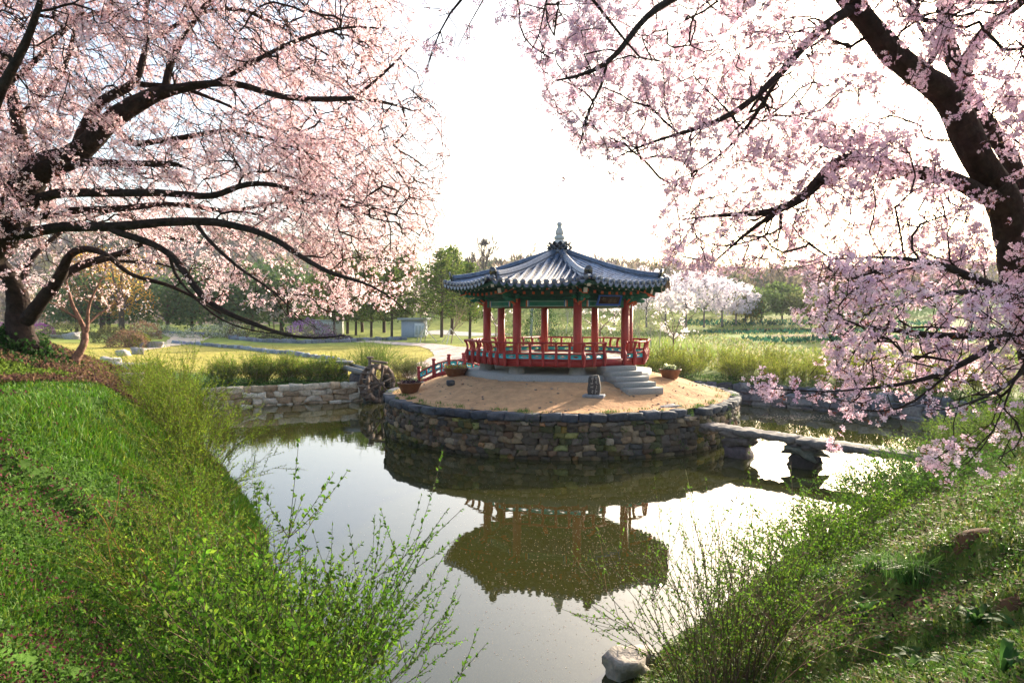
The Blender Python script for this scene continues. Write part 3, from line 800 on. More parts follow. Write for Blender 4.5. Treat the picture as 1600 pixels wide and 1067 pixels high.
# ---- skirt and railing, face by face
RR_ = 3.62            # face inradius of the railing
for k in range(8):
    n, sx = face_axes(k); half = RR_ * T22
    m_ = MB()
    V, F = box_vf((0, 0, 0), (2 * half + .02, .07, .27)); m_.add(place(V, PC + n * (RR_ - .02) + [0, 0, 2.725], sx, n), F)
    m_.build('skirt_board', M['red'], pav)
    bays = np.linspace(-half, half, 7)
    opening = (2, 3) if k == 0 else ()
    mpanel, mrail, mpost, mtop = MB(), MB(), MB(), MB()
    for i in range(6):
        if k == 0 and i in (2, 3): continue
        a, b_ = bays[i], bays[i + 1]; w_ = b_ - a
        # panel with a lens shaped opening
        O = [(-w_ / 2, 2.87), (0, 2.87), (w_ / 2, 2.87), (w_ / 2, 2.965), (w_ / 2, 3.06), (0, 3.06), (-w_ / 2, 3.06), (-w_ / 2, 2.965)]
        H = [(-.085, 2.945), (0, 2.915), (.085, 2.945), (.14, 2.965), (.085, 2.985), (0, 3.015), (-.085, 2.985), (-.14, 2.965)]
        V = [((a + b_) / 2 + u, e, v) for e in (.015, -.015) for (u, v) in O + H]
        F = []
        for j in range(8):
            j2 = (j + 1) % 8
            F += [[j, j2, 8 + j2, 8 + j], [16 + j2, 16 + j, 24 + j, 24 + j2], [8 + j, 8 + j2, 24 + j2, 24 + j]]
        MB().add(place(V, PC + n * (RR_ + .02), sx, n), F).build('railing_panel', M['cyan'], pav)
    for a, b_ in (((bays[0], bays[2]), (bays[4], bays[6])) if k == 0 else ((bays[0], bays[6]),)):
        for zc, hh, dd in ((2.865, .05, .09), (3.085, .06, .10)):
            V, F = box_vf(((a + b_) / 2, .02, zc), (b_ - a, dd, hh)); MB().add(place(V, PC + n * RR_, sx, n), F).build('railing_bar', M['red'], pav)
        V, F = tube([PC + n * (RR_ + .16) + sx * a * 1.04 + [0, 0, 3.50], PC + n * (RR_ + .16) + sx * b_ * 1.04 + [0, 0, 3.50]], .042, 8, True); MB().add(V, F).build('handrail', M['red'], pav)
    for i, x in enumerate(bays[:-1] if k != 7 else bays[:-1]):
        if k == 0 and i == 3: continue
        # carved curved baluster: bellied below, swept in at the middle, out at the top
        outl = [(.01, 2.60), (.075, 2.58), (.12, 2.64), (.10, 2.67), (.145, 2.72), (.125, 2.75), (.165, 2.82), (.15, 2.86), (.18, 2.94), (.175, 3.02), (.14, 3.10), (.10, 3.17), (.095, 3.26), (.12, 3.36), (.175, 3.44), (.21, 3.46),
                (.205, 3.54), (.12, 3.54), (.07, 3.44), (.035, 3.33), (.02, 3.22), (.03, 3.12), (.01, 3.02)]
        V = [(x * (1 + .03 * (v - 2.6)) + e, u, v) for e in (-.045, .045) for (u, v) in outl]; n_ = len(outl)
        F = [[j, (j + 1) % n_, n_ + (j + 1) % n_, n_ + j] for j in range(n_)] + [list(range(n_))[::-1], list(range(n_, 2 * n_))]
        MB().add(place(V, PC + n * (RR_ + .0), sx, n), F).build('baluster', M['red'], pav)
# ---- granite steps
n, sx = face_axes(0)
st = thing('stone_steps', 'five grey granite steps rising to the pavilion entrance', 'steps', (PC + n * 4.6)[:2].tolist() + [1.75])
s0 = PC + n * 3.66 + sx * .05; sn_ = vdir(23); ss = np.array([-sn_[1], sn_[0], 0])
for j in range(5):
    top = 2.60 - .17 * j; hgt = .19 if j < 4 else .24
    V, F = box_vf((0, 0, 0), (1.36 + .04 * j, .56 if j else .7, hgt), 0, .012)
    MB().add(place(V, s0 + sn_ * (.12 + .43 * j) + [0, 0, top - hgt / 2], ss, sn_), F).build('step', M['granite'], st)
V = []; prof = [(-.25, 1.85), (-.25, 2.41), (.34, 2.41), (1.95, 1.72), (1.95, 1.55)]
for e in (-.66, .66): V += [s0 * [1, 1, 0] + sn_ * r_ + ss * e + np.array([0, 0, z_]) for r_, z_ in prof]
F = [[i, (i + 1) % 5, 5 + (i + 1) % 5, 5 + i] for i in range(5)] + [[4, 3, 2, 1, 0], [5, 6, 7, 8, 9]]
MB().add(V, F).build('stair_core', M['granite'], st)
# ------------------------------------------------------------------ objects on and around the island
g = np.random.default_rng(77)
# carved stone marker
p = hit(928, 620, True); mk = thing('stone_marker', 'short dark standing stone with pale carved characters in front of the steps', 'stone marker', p)
a_ = R(-18); ex = np.array([math.cos(a_), math.sin(a_), 0]); ey = np.array([-ex[1], ex[0], 0])
V, F = box_vf((0, 0, .02), (.74, .44, .12), 0, .02); MB().add(place(V, p, ex, ey), F, (.19, .21, .23)).build('plinth', M['stone'], mk)
mb = MB(); nl = 9; V = []
outl = np.array([(-.19, -.13), (-.05, -.155), (.14, -.14), (.215, -.10), (.215, .09), (.10, .14), (-.12, .13), (-.205, .06)])
for j in range(nl):
    t = j / (nl - 1); sc = (1 + .05 * math.sin(5 * t)) * (1 - .28 * max(0, t - .8) / .2)
    for (u, v) in outl: V.append((u * sc + .012 * math.sin(9 * t + u * 20), v * sc, .07 + .68 * t + (.03 * (u > 0) - .02) * (t > .9)))
n_ = 8; F = [[j * n_ + i, j * n_ + (i + 1) % n_, (j + 1) * n_ + (i + 1) % n_, (j + 1) * n_ + i] for j in range(nl - 1) for i in range(n_)] + [list(range((nl - 1) * n_, nl * n_))]
mb.add(place(V, p, ex, ey), F, (.05, .05, .05)); sl = mb.build('slab', M['stone'], mk)
mb = MB()
for col_, x0 in ((0, -.03), (1, .11)):
    for ch in range(4):
        zc = .66 - .155 * ch
        for s_ in range(5):
            hz = g.random() < .5; L = g.uniform(.04, .085)
            V, F = box_vf((x0 + g.uniform(-.03, .03), -.153, zc + g.uniform(-.05, .05)), (L if hz else .017, .016, .016 if hz else L), 0); mb.add(place(V, p, ex, ey), F, (.30, .29, .27))
mb.build('carved_characters', M['paint'], sl)
# small dark block
p = hit(704, 602, True); mb = MB(); V, F = box_vf((p[0], p[1], p[2] + .09), (.30, .26, .22), .3, .035); mb.add(V, F, (.06, .06, .065))
tag(mb.build('stone_block', M['stone']), 'small dark square stone block lying on the sandy soil', 'stone')

def planter(p, r, h, label, col, lips, g, pale):
    t = thing('flower_planter', label, 'planter', p)
    V, F = lathe([(0, 0), (r * .62, 0), (r * .72, h * .3), (r * .93, h * .85), (r, h * .9), (r, h), (r * .92, h), (r * .88, h * .86), (0, h * .84)], p, 24)
    MB().add(V, F).build('pot', M['brown'], t, smooth=True)
    mb = MB(); n = 160; a = g.uniform(0, 6.28, n); q = r * .85 * np.sqrt(g.random(n))
    pos = np.c_[p[0] + q * np.cos(a), p[1] + q * np.sin(a), p[2] + h * .86 + g.uniform(0, .12, n)]
    V, F = leaves(pos, rvec(n, g) + np.array([0, 0, .6]), rvec(n, g), g.uniform(.06, .13, n), .06); mb.add(V, F, vary(col, n, .3, g, .15)); mb.build('flowers', M['leaf'], t)
    if pale:
        mb = MB()
        for _ in range(pale):
            c = p + np.array([g.uniform(-.6, .6) * r, g.uniform(-.5, .2) * r, h + .07]); n = 26
            V, F = leaves(c + g.normal(0, .03, (n, 3)), rvec(n, g) + [0, 0, .8], rvec(n, g), .12, .09); mb.add(V, F, vary((.55, .60, .38), n, .15, g))
        mb.build('cabbage_flowers', M['leaf'], t)
    return t
planter(hit(640, 614, True) + [0, 0, .0], .50, .42, 'round brown planter of dark purple flowers beside the water wheel', (.035, .02, .03), 1, g, 1)
p = hit(712, 588, True); planter(p, .56, .36, 'wide tan planter of yellow flowers in front of the red bridge', (.30, .25, .06), 1, g, 0)
planter(hit(1047, 592, True), .46, .40, 'brown planter of pale green cabbages at the far edge of the island', (.07, .09, .04), 1, g, 5)

# red footbridge behind the island, arched
bA = np.array([-4.55, 36.0, 1.12]); bB = np.array([-1.15, 34.3, 1.62]); e = unit(bB[:2] - bA[:2]); ex = np.array([e[0], e[1], 0]); ey = np.array([-e[1], e[0], 0])
L = np.linalg.norm((bB - bA)[:2]); fb = thing('footbridge', 'small arched red footbridge with turquoise panels behind the island', 'footbridge', bA)
def arch(u): return bA[2] + (bB[2] - bA[2]) * u / L + .52 * math.sin(math.pi * np.clip(u / L, 0, 1)) * .9
us = np.linspace(0, L, 13)
md = MB(); 
for i in range(12):
    for off in (-.65, .65):
        pass
    a = bA + ex * us[i]; b_ = bA + ex * us[i + 1]; a[2] = arch(us[i]) - .1; b_[2] = arch(us[i + 1]) - .1
    V, F = obox(a, b_, 1.36, .09); md.add(V, F, (.26, .20, .16))
md.build('deck', M['paint'], fb)
for off in (-.72, .72):
    mg, mbar, mpn = MB(), MB(), MB()
    for i in range(12):
        for zo, hh in ((-.16, .24), (.14, .05), (.45, .07)):
            a = bA + ex * us[i] + ey * off; b_ = bA + ex * us[i + 1] + ey * off; a[2] = arch(us[i]) + zo; b_[2] = arch(us[i + 1]) + zo
            V, F = obox(a, b_, .09, hh); (mg if zo < 0 else mbar).add(V, F)
    pu = np.linspace(.06, L - .06, 5)
    for i in range(4):
        for h2 in range(2):
            u0 = pu[i] + (pu[i + 1] - pu[i]) * (.5 * h2) + .06; u1 = pu[i] + (pu[i + 1] - pu[i]) * (.5 * h2 + .5) - .04
            z0 = lambda u: arch(u) + .175; O = [(u0, 0), ((u0 + u1) / 2, 0), (u1, 0), (u1, .115), (u1, .23), ((u0 + u1) / 2, .23), (u0, .23), (u0, .115)]
            c = (u0 + u1) / 2; H = [(c - .09, .08), (c, .06), (c + .09, .08), (c + .12, .115), (c + .09, .15), (c, .17), (c - .09, .15), (c - .12, .115)]
            V = [bA * [1, 1, 0] + ex * u + ey * (off + d_) + np.array([0, 0, z0(u) + v]) for d_ in (-.015, .015) for (u, v) in O + H]; F = []
            for j in range(8):
                j2 = (j + 1) % 8; F += [[j, j2, 8 + j2, 8 + j], [16 + j2, 16 + j, 24 + j, 24 + j2], [8 + j, 8 + j2, 24 + j2, 24 + j]]
            mpn.add(V, F)
            if h2 == 0:
                u = u1 + .05; a = bA + ex * u + ey * off; a[2] = arch(u) + .1; b_ = a + [0, 0, .36]; V, F = obox(a, b_, .06, .06, up=ex); mbar.add(V, F)
    mg.build('girder', M['red'], fb); mbar.build('railing_bar', M['red'], fb); mpn.build('railing_panel', M['cyan'], fb)
    for u in pu:
        q = bA + ex * u + ey * off; z = arch(u)
        m_ = MB(); V, F = box_vf((q[0], q[1], z + .22), (.15, .15, .95), math.atan2(e[1], e[0]), .012); m_.add(V, F)
        V, F = box_vf((q[0], q[1], z + .73), (.19, .19, .09), math.atan2(e[1], e[0]), .02); m_.add(V, F); m_.build('post', M['red'], fb)
# little red bird house on a post
p = hit(660, 592, ymin=20); p = np.array([-4.75, 36.4, gz(-4.75, 36.4)]); bh = thing('bird_house', 'tiny red bird house on a dark wooden post', 'bird house', p)
V, F = tube([p + [0, 0, -.2], p + [0, 0, .72]], .055, 8, True); MB().add(V, F).build('post', M['wood'], bh)
m_ = MB(); V, F = box_vf(p + [0, 0, .86], (.34, .30, .30), .3); m_.add(V, F, (.50, .07, .03)); m_.build('box', M['paint'], bh)
m_ = MB()
for s_ in (-1, 1):
    a = p + [0, 0, 1.2]; b_ = p + np.array([math.cos(.3) * s_ * .30, math.sin(.3) * s_ * .30, .95]); V, F = obox(a, b_, .42, .035, up=(-math.sin(.3), math.cos(.3), 0)); 
    V, F = obox(a, b_, .42, .035); m_.add(V, F, (.60, .06, .04))
V = [p + np.array([math.cos(.3) * u, math.sin(.3) * u, z]) + np.array([math.sin(.3), -math.cos(.3), 0]) * e_ for e_ in (.15, -.15) for u, z in ((-.17, 1.01), (.17, 1.01), (0, 1.17))]
m_.add(V, [[0, 1, 2], [5, 4, 3]], (.50, .07, .03)); rfb = m_.build('roof', M['paint'], bh)
q = p + np.array([math.sin(.3), -math.cos(.3), 0]) * .152 + [0, 0, .9]; V, F = tube([q, q + np.array([math.sin(.3), -math.cos(.3), 0]) * .01], .06, 10, True); MB().add(V, F, (.25, .35, .05)).build('entrance', M['paint'], bh)

# water wheel with its axle post and flume
wc = np.array([-7.15, 36.1, .98]); ad = unit(np.array([.80, -.60, 0])); wd = np.cross([0, 0, 1.0], ad)
ww = thing('water_wheel', 'weathered grey wooden water wheel standing at the left bank of the pond', 'water wheel', wc)
def circ(r, t): return wd * math.cos(t) * r + np.array([0, 0, 1]) * math.sin(t) * r
for off in (-.27, .27):
    m_ = MB(); NS = 12
    for j in range(NS):
        t0, t1 = 2 * math.pi * j / NS, 2 * math.pi * (j + 1) / NS
        V = [wc + ad * (off + d_) + circ(r_, t) for d_ in (-.03, .03) for (r_, t) in ((.80, t0), (1.04, t0), (1.04, t1), (.80, t1))]
        F = [[0, 1, 2, 3], [7, 6, 5, 4], [1, 5, 6, 2], [0, 3, 7, 4], [0, 4, 5, 1], [2, 6, 7, 3]]
        m_.add(V, F)
    m_.build('rim', M['wood'], ww)
    for j in range(6):
        t = 2 * math.pi * j / 6 + .3; V, F = obox(wc + ad * off, wc + ad * off + circ(.86, t), .05, .10, up=ad); MB().add(V, F).build('spoke', M['wood'], ww)
for j in range(18):
    t = 2 * math.pi * j / 18; a, b_ = wc + circ(.78, t), wc + circ(1.03, t + .08); V, F = obox(a, b_, .03, .50, up=ad); MB().add(V, F).build('paddle', M['wood'], ww)
V, F = tube([wc - ad * .62, wc + ad * .50], .085, 10, True); MB().add(V, F).build('axle', M['wood'], ww)
V, F = tube([wc - ad * .55 + [0, 0, -1.2], wc - ad * .55 + [0, 0, 1.32]], .10, 8, True); m_ = MB().add(V, F); V, F = box_vf(wc - ad * .55 + [0, 0, 1.34], (.3, .3, .12), .5, .02); m_.add(V, F); m_.build('axle_post', M['wood'], ww)
V, F = obox(wc - ad * .55 + [0, 0, 1.18], wc + ad * .75 + [0, 0, 1.10], .12, .12); MB().add(V, F).build('crossbeam', M['wood'], ww)
fq = np.array([-9.6, 38.0, 2.0]); fe = wc + np.array([-.55, .3, 1.06])
fm = thing('stone_flume', 'pale stone water channel leading down to the water wheel', 'flume', (-9.4, 38.0, 1.0))
for i, (a, b_) in enumerate((([-11.0, 39.3, 1.75], [-9.5, 38.2, 1.72]), ([-9.5, 38.2, 1.70], [-7.75, 36.75, 1.45]))):
    a = np.array(a); b_ = np.array(b_); s_ = unit(np.cross(b_ - a, [0, 0, 1])); m_ = MB()
    V, F = obox(a, b_, .66, .09); m_.add(V, F)
    for o2 in (-.36, .36): V, F = obox(a + s_ * o2 + [0, 0, .08], b_ + s_ * o2 + [0, 0, .08], .10, .26); m_.add(V, F)
    m_.build('channel', M['granite'], fm)
for q in ((-9.5, 38.15), (-8.5, 37.4), (-10.6, 39.0)):
    zt = gz(*q); V, F = box_vf((q[0], q[1], (zt + 1.62) / 2 - .1), (.5, .45, 1.62 - zt + .1), .7, .03); MB().add(V, F).build('support', M['granite'], fm)
V, F = box_vf((-9.9, 38.1, 1.98), (1.9, .75, .12), .05, .02); MB().add(V, F).build('cover_slab', M['granite'], fm)
mb = MB(); n = 26; cen = np.c_[g.normal(-7.8, .42, n), g.normal(37.1, .3, n), g.uniform(-.1, 1.2, n)]
stones(mb, cen, g.uniform(.35, .7, (n, 3)), g.uniform(0, 3, n), vary((.09, .085, .075), n, .3, g), g)
tag(mb.build('rock_pile', M['stone'], smooth=True), 'dark heap of mossy rocks under the flume beside the water wheel', 'rock pile')

# slab bridge on boulder piers
sb = thing('slab_bridge', 'rough stone slab bridge on boulder piers from the island to the right bank', 'slab bridge', (BA[0], BA[1], 0))
d = BB - BA; Lb = np.hypot(*d); d /= Lb; sn = np.array([-d[1], d[0]])
cuts = [-1.2, 1.75, 4.35, Lb + .9]
def slab(u0, u1, w0, th, z0, z1, seed):
    gg = np.random.default_rng(seed); nu = 26; nv = 9; V = []
    eL = .05 * gg.standard_normal(nu); eR = .05 * gg.standard_normal(nu)
    for top in (1, 0):
        for i in range(nu):
            t = i / (nu - 1); u = u0 + (u1 - u0) * t
            for j in range(nv):
                v = -1 + 2 * j / (nv - 1); ww_ = w0 / 2 * v + (eL[i] if v < 0 else eR[i]) * abs(v)
                z = z0 + (z1 - z0) * t + (gg.normal(0, .014) - .03 * abs(v) ** 3 if top else -th + gg.normal(0, .03) + .05 * abs(v) ** 2)
                pp = BA + d * u + sn * ww_; V.append((pp[0] + gg.normal(0, .01), pp[1] + gg.normal(0, .01), z))
    F = []; o2 = nu * nv
    for i in range(nu - 1):
        for j in range(nv - 1):
            a = i * nv + j; F.append([a, a + nv, a + nv + 1, a + 1]); F.append([o2 + a, o2 + a + 1, o2 + a + nv + 1, o2 + a + nv])
        a = i * nv; F.append([a, o2 + a, o2 + a + nv, a + nv]); a = i * nv + nv - 1; F.append([a, a + nv, o2 + a + nv, o2 + a])
    for i, s_ in ((0, 1), (nu - 1, -1)):
        for j in range(nv - 1):
            a = i * nv + j; f = [a, a + 1, o2 + a + 1, o2 + a]; F.append(f if s_ > 0 else f[::-1])
    return V, F
for i in range(3):
    V, F = slab(cuts[i] + (.02 if i else 0), cuts[i + 1] - .02, .80, .21, [.98, .92, .86][i], [.93, .87, .84][i], 40 + i)
    MB().add(V, F, [(.20, .17, .15), (.15, .135, .12), (.125, .115, .105)][i]).build('slab', M['stone'], sb)
def pier(u, blocks, seed):
    mb = MB(); gg = np.random.default_rng(seed); pp = BA + d * u
    for (du, dv, z, sx_, sy_, sz_) in blocks:
        q = pp + d * du + sn * dv
        stones(mb, [(q[0], q[1], z)], [(sx_, sy_, sz_)], np.array([math.atan2(d[1], d[0]) + gg.normal(0, .15)]), vary((.105, .092, .078), 1, .3, gg), gg, .10, .08)
    mb.build('boulder_pier', M['stone'], sb)
pier(.6, [(.05, -.3, .22, .8, .75, .72), (.05, .3, .3, .8, .8, .7), (.0, -.2, .66, .6, .6, .2), (.45, -.1, .68, .4, .6, .18), (-.5, -.45, .12, .6, .5, .5), (-.6, -.5, .5, .5, .4, .32), (-.55, -.45, .76, .6, .4, .2)], 1)
pier(2.45, [(0, -.1, .12, .66, .8, .5), (.02, -.1, .45, .85, .75, .26), (-.2, -.15, .66, .5, .6, .2), (.25, 0, .67, .4, .6, .18)], 2)
pier(4.5, [(0, 0, .12, .8, .8, .55), (-.05, 0, .46, .95, .75, .26), (-.25, 0, .65, .5, .6, .18), (.25, -.1, .64, .42, .6, .18)], 3)
# step stone set in the gap of the wall
mb = MB(); stones(mb, [(5.78, 22.95, 1.12), (5.35, 23.3, 1.38)], [(.9, .6, .22), (.9, .45, .16)], np.array([math.atan2(d[1], d[0]) + 1.57, .5]), vary((.13, .13, .135), 2, .1, g), g, .04)
mb.build('step_stone', M['stone'], sb, smooth=True)

# rocks at the near shore and on the left slope
def rock(px, py, size, col, label, sink=.3, rz=None, name='rock'):
    p = hit(px, py); mb = MB(); stones(mb, [(p[0], p[1], p[2] + size[2] * (.5 - sink))], [size], np.array([g.uniform(0, 3) if rz is None else rz]), [col], g, .08, .08)
    return tag(mb.build(name, M['stone'], smooth=True), label, 'rock')
rock(978, 1050, (.52, .36, .34), (.30, .27, .23), 'pale angular rock at the water edge under the airy right shrub', .35, .6)
rock(1004, 1030, (.34, .26, .2), (.24, .22, .19), 'small rock behind the pale angular rock at the water edge', .4, .2)
for (px, py, sz, lb) in ((205, 583, (2.0, .7, .7), 'long pale cut stone lying in the dry gully below the left tree'), (228, 592, (.9, .7, .4), 'small tan rock beside the long cut stone in the gully'),
                         (172, 568, (1.3, .8, .5), 'flat stone above the long cut stone in the gully'), (192, 556, (.8, .6, .55), 'dark round rock at the bend of the garden stream'),
                         (215, 553, (1.1, .7, .6), 'pale round rock beside the dark rock at the bend of the stream'), (240, 543, (1.6, .9, .7), 'blue-grey boulder on the edge of the dry lawn'), (112, 530, (1.6, 1.0, .9), 'whitish boulder behind the crooked young cherry tree'),
                         (95, 528, (1.9, 1.0, .5), 'long whitish stone to the left of the whitish boulder'), (198, 600, (.7, .6, .35), 'broken stone at the foot of the purple slope')):
    rock(px, py, sz, tuple(np.array([.34, .31, .28]) * g.uniform(.6, 1.2)), lb)
# kerb lines and edging stones in the garden
def edging(pts, label, w=.5, h=.32, col=(.24, .26, .30), z=.08):
    pts = hp(*pts); s = np.r_[0, np.cumsum(np.hypot(*np.diff(pts, axis=0).T))]; q = np.arange(0, s[-1], w * 1.02)
    x = np.interp(q, s, pts[:, 0]); y = np.interp(q, s, pts[:, 1]); ang = np.arctan2(np.gradient(y), np.gradient(x)); n = len(q); mb = MB()
    stones(mb, np.c_[x, y, gz(x, y) + z], np.c_[np.full(n, w), g.uniform(.28, .42, n), g.uniform(.8, 1.3, n) * h], ang, vary(col, n, .2, g), g, .05)
    return tag(mb.build('stone_edging', M['stone'], smooth=True), label, 'edging')
edging([(272, 536), (330, 541), (400, 548), (460, 554), (515, 562), (540, 570)], 'thin blue-grey stone edging curving across the dry lawn')
edging([(360, 530), (400, 534), (470, 537), (540, 535), (600, 532), (640, 531)], 'row of dark edging stones round the far flower bed', .7, .5, (.17, .18, .21))
edging([(250, 520), (300, 522), (340, 525), (372, 528)], 'far left row of edging stones beside the pale garden path', .8, .5, (.2, .21, .24))
# ------------------------------------------------------------------ cherry trees: main limbs laid out one by one, finer wood grown from them
def poly_sample(poly, n, y0, y1, g, back=None):
    poly = np.asarray(poly, float); lo = poly.min(0); hi = poly.max(0); out = []
    while len(out) < n:
        q = lo + (hi - lo) * g.random((n * 3, 2)); q = q[inside(q[:, 0], q[:, 1], poly)]
        out.extend(q.tolist())
    q = np.array(out[:n]); Y = g.uniform(y0, y1, n)
    return P(q[:, 0], q[:, 1], Y)
class Wood:
    def __init__(s, g): s.p = []; s.par = []; s.rmin = []; s.dir = []; s.g = g
    def limb(s, pts, start=None, step=.16):
        """pts: (px, py, distance, radius) along a limb; start: join the nearest wood already there"""
        pts = np.asarray(pts, float); W = P(pts[:, 0], pts[:, 1], pts[:, 2]); r = pts[:, 3]
        if start is None and s.p:
            A = np.array(s.p); k = int(np.argmin(((A - W[0]) ** 2).sum(1))); W = np.r_[[A[k]], W]; r = np.r_[r[0] * 1.05, r]; par = k
        else: par = -1
        sg = np.linalg.norm(np.diff(W, axis=0), axis=1); cum = np.r_[0, np.cumsum(sg)]
        n = max(3, int(cum[-1] / step)); q = np.linspace(0, cum[-1], n)
        X = np.stack([np.interp(q, cum, W[:, i]) for i in range(3)], 1)
        for _ in range(3): X[1:-1] = .25 * X[:-2] + .5 * X[1:-1] + .25 * X[2:]
        rr = np.interp(q, cum, r); ph = s.g.uniform(0, 6, 3)
        X[1:-1] += np.stack([np.sin(q[1:-1] * 3.1 + a) * .35 for a in ph], 1) * np.minimum(rr[1:-1], .07)[:, None]
        for i in range(0 if par < 0 else 1, n):
            s.p.append(X[i]); s.par.append(par); s.rmin.append(rr[i]); s.dir.append(unit(X[min(i + 1, n - 1)] - X[max(i - 1, 0)])); par = len(s.p) - 1
        return s
    def grow(s, T, step=.16, sag=.10, maxd=1e9):
        g = s.g; cap = len(s.p) + len(T) * 40
        A = np.zeros((cap, 3), np.float32); D = np.zeros((cap, 3), np.float32); n = len(s.p); A[:n] = s.p; D[:n] = s.dir
        d0 = np.array([np.min(((A[:n] - t) ** 2).sum(1)) for t in T])
        for t in T[np.argsort(d0)]:
            v = t - A[:n]; d = np.linalg.norm(v, axis=1) + 1e-6
            cs = (v * D[:n]).sum(1) / d
            k = int(np.argmin(d * (1.75 - .75 * cs))); L = d[k]
            if L < .06 or L > maxd: continue
            m = max(1, int(round(L / step))); a = A[k]
            c1 = a + unit(D[k] * .55 + v[k] / L * .9 + g.normal(0, .12, 3)) * L * .45 + np.array([0, 0, sag * .3 * L])
            par = k
            for j in range(1, m + 1):
                q = j / m; pnt = (1 - q) ** 2 * a + 2 * q * (1 - q) * c1 + q * q * t + (g.normal(0, .012, 3) if j < m else 0)
                if n >= cap: break
                A[n] = pnt; D[n] = unit(pnt - A[par]); s.par.append(par); s.rmin.append(0.0); par = n; n += 1
        s.p = A[:n]; s.dir = D[:n]; s.par = np.array(s.par); s.rmin = np.array(s.rmin)
        return s
    def droop(s, n, d0, Lr, ok):
        """long straight hanging shoots from the thinner wood"""
        g = s.g; P_ = [list(a) for a in s.p]; par = list(s.par); rm = list(s.rmin); D = list(s.dir)
        cand = np.where(s.rmin < .03)[0]; cand = cand[len(cand) // 6:]
        for k in g.choice(cand, n):
            d = unit(np.array(d0) + g.normal(0, .28, 3)); L = g.uniform(*Lr)
            if not ok(*proj(np.array(s.p[k]) + d * L + [0, 0, -.02 * L])): continue
            m = max(3, int(L / .16)); q = k; p = np.array(s.p[k], float)
            for j in range(m):
                d = unit(d + np.array([0, 0, -.05]) + g.normal(0, .06, 3)); p = p + d * L / m; P_.append(list(p)); par.append(q); rm.append(0.0); D.append(d); q = len(P_) - 1
        s.p = np.array(P_); s.par = np.array(par); s.rmin = np.array(rm); s.dir = np.array(D); return s
    def finish(s, rt=.0042, ex=.46):
        n = len(s.p); s.p = np.asarray(s.p); s.dir = np.asarray(s.dir); s.par = np.asarray(s.par); s.rmin = np.asarray(s.rmin)
        kids = [[] for _ in range(n)]
        for i, q in enumerate(s.par):
            if q >= 0: kids[q].append(i)
        tips = np.zeros(n)
        for i in range(n - 1, -1, -1):
            if not kids[i]: tips[i] = 1
            if s.par[i] >= 0: tips[s.par[i]] += tips[i]
        s.tips = tips; s.kids = kids
        s.r = np.where(s.rmin > 0, s.rmin, np.minimum(rt * tips ** ex, .03))
        return s
    def chains(s):
        todo = [(i, None) for i in range(len(s.p)) if s.par[i] < 0]; out = []
        while todo:
            i, pr = todo.pop(); c = [] if pr is None else [pr]
            while True:
                c.append(i); k = s.kids[i]
                if not k: break
                k = sorted(k, key=lambda j: (-float(s.rmin[j] > 0), -s.rmin[j], -s.tips[j]))
                for j in k[1:]: todo.append((j, i))
                i = k[0]
            if len(c) > 1: out.append((c, pr is not None))
        return out
    def mesh(s, tree, bark=(.034, .024, .019), limit=.022, thin=.0032):
        big, small = MB(), MB()
        for c, br in s.chains():
            pts = s.p[c]; r = s.r[c].copy()
            if br: r[0] = r[1]
            if r.max() > limit:
                V, F = tube(pts, r, 12 if r.max() > .09 else 8)
                V = V.reshape(len(c), -1, 3); cen = pts[:, None]
                wob = 1 + .07 * np.sin(V[..., 0] * 23 + V[..., 2] * 17) * np.sin(V[..., 1] * 19 + V[..., 2] * 11)
                V = (cen + (V - cen) * wob[..., None]).reshape(-1, 3)
                big.add(V, F, vary(bark, len(F[0]), .12, s.g, .03))
            else:
                V, F = tube(pts, np.maximum(r, thin), 4 if r.max() > .007 else 3)
                small.add(V, F, np.array(bark) * np.array([.95, .85, .8]))
        t = big.build('trunk', M['bark'], tree, smooth=True); small.build('twigs', M['twig'], tree, smooth=True)
        return t
def flowers(mb, cen, nrm, size, pet, cols, g, cup=.35):
    """five (or three) petalled open flowers"""
    n = len(cen); nrm = unit(nrm); ref = rvec(n, g); a = unit(np.cross(nrm, ref)); b = np.cross(nrm, a)
    size = np.broadcast_to(size, (n,)); V = []; W = {5: .62, 4: .8, 3: 1.0}[pet]
    for k in range(pet):
        t = 2 * math.pi * k / pet + g.normal(0, .1, n)
        rd = a * np.cos(t)[:, None] + b * np.sin(t)[:, None]; sd = -a * np.sin(t)[:, None] + b * np.cos(t)[:, None]
        s = size[:, None]; cu = (cup * g.uniform(.4, 1.6, n))[:, None]
        V += [cen + rd * s * .06, cen + rd * s * .66 + sd * s * .5 * W + nrm * s * .5 * cu, cen + rd * s * .98 + nrm * s * cu * .8, cen + rd * s * .66 - sd * s * .5 * W + nrm * s * .5 * cu]
    V = np.stack(V, 1).reshape(n, pet, 4, 3).reshape(-1, 3)
    mb.add(V, np.arange(n * pet * 4).reshape(-1, 4), np.repeat(cols, pet, 0))
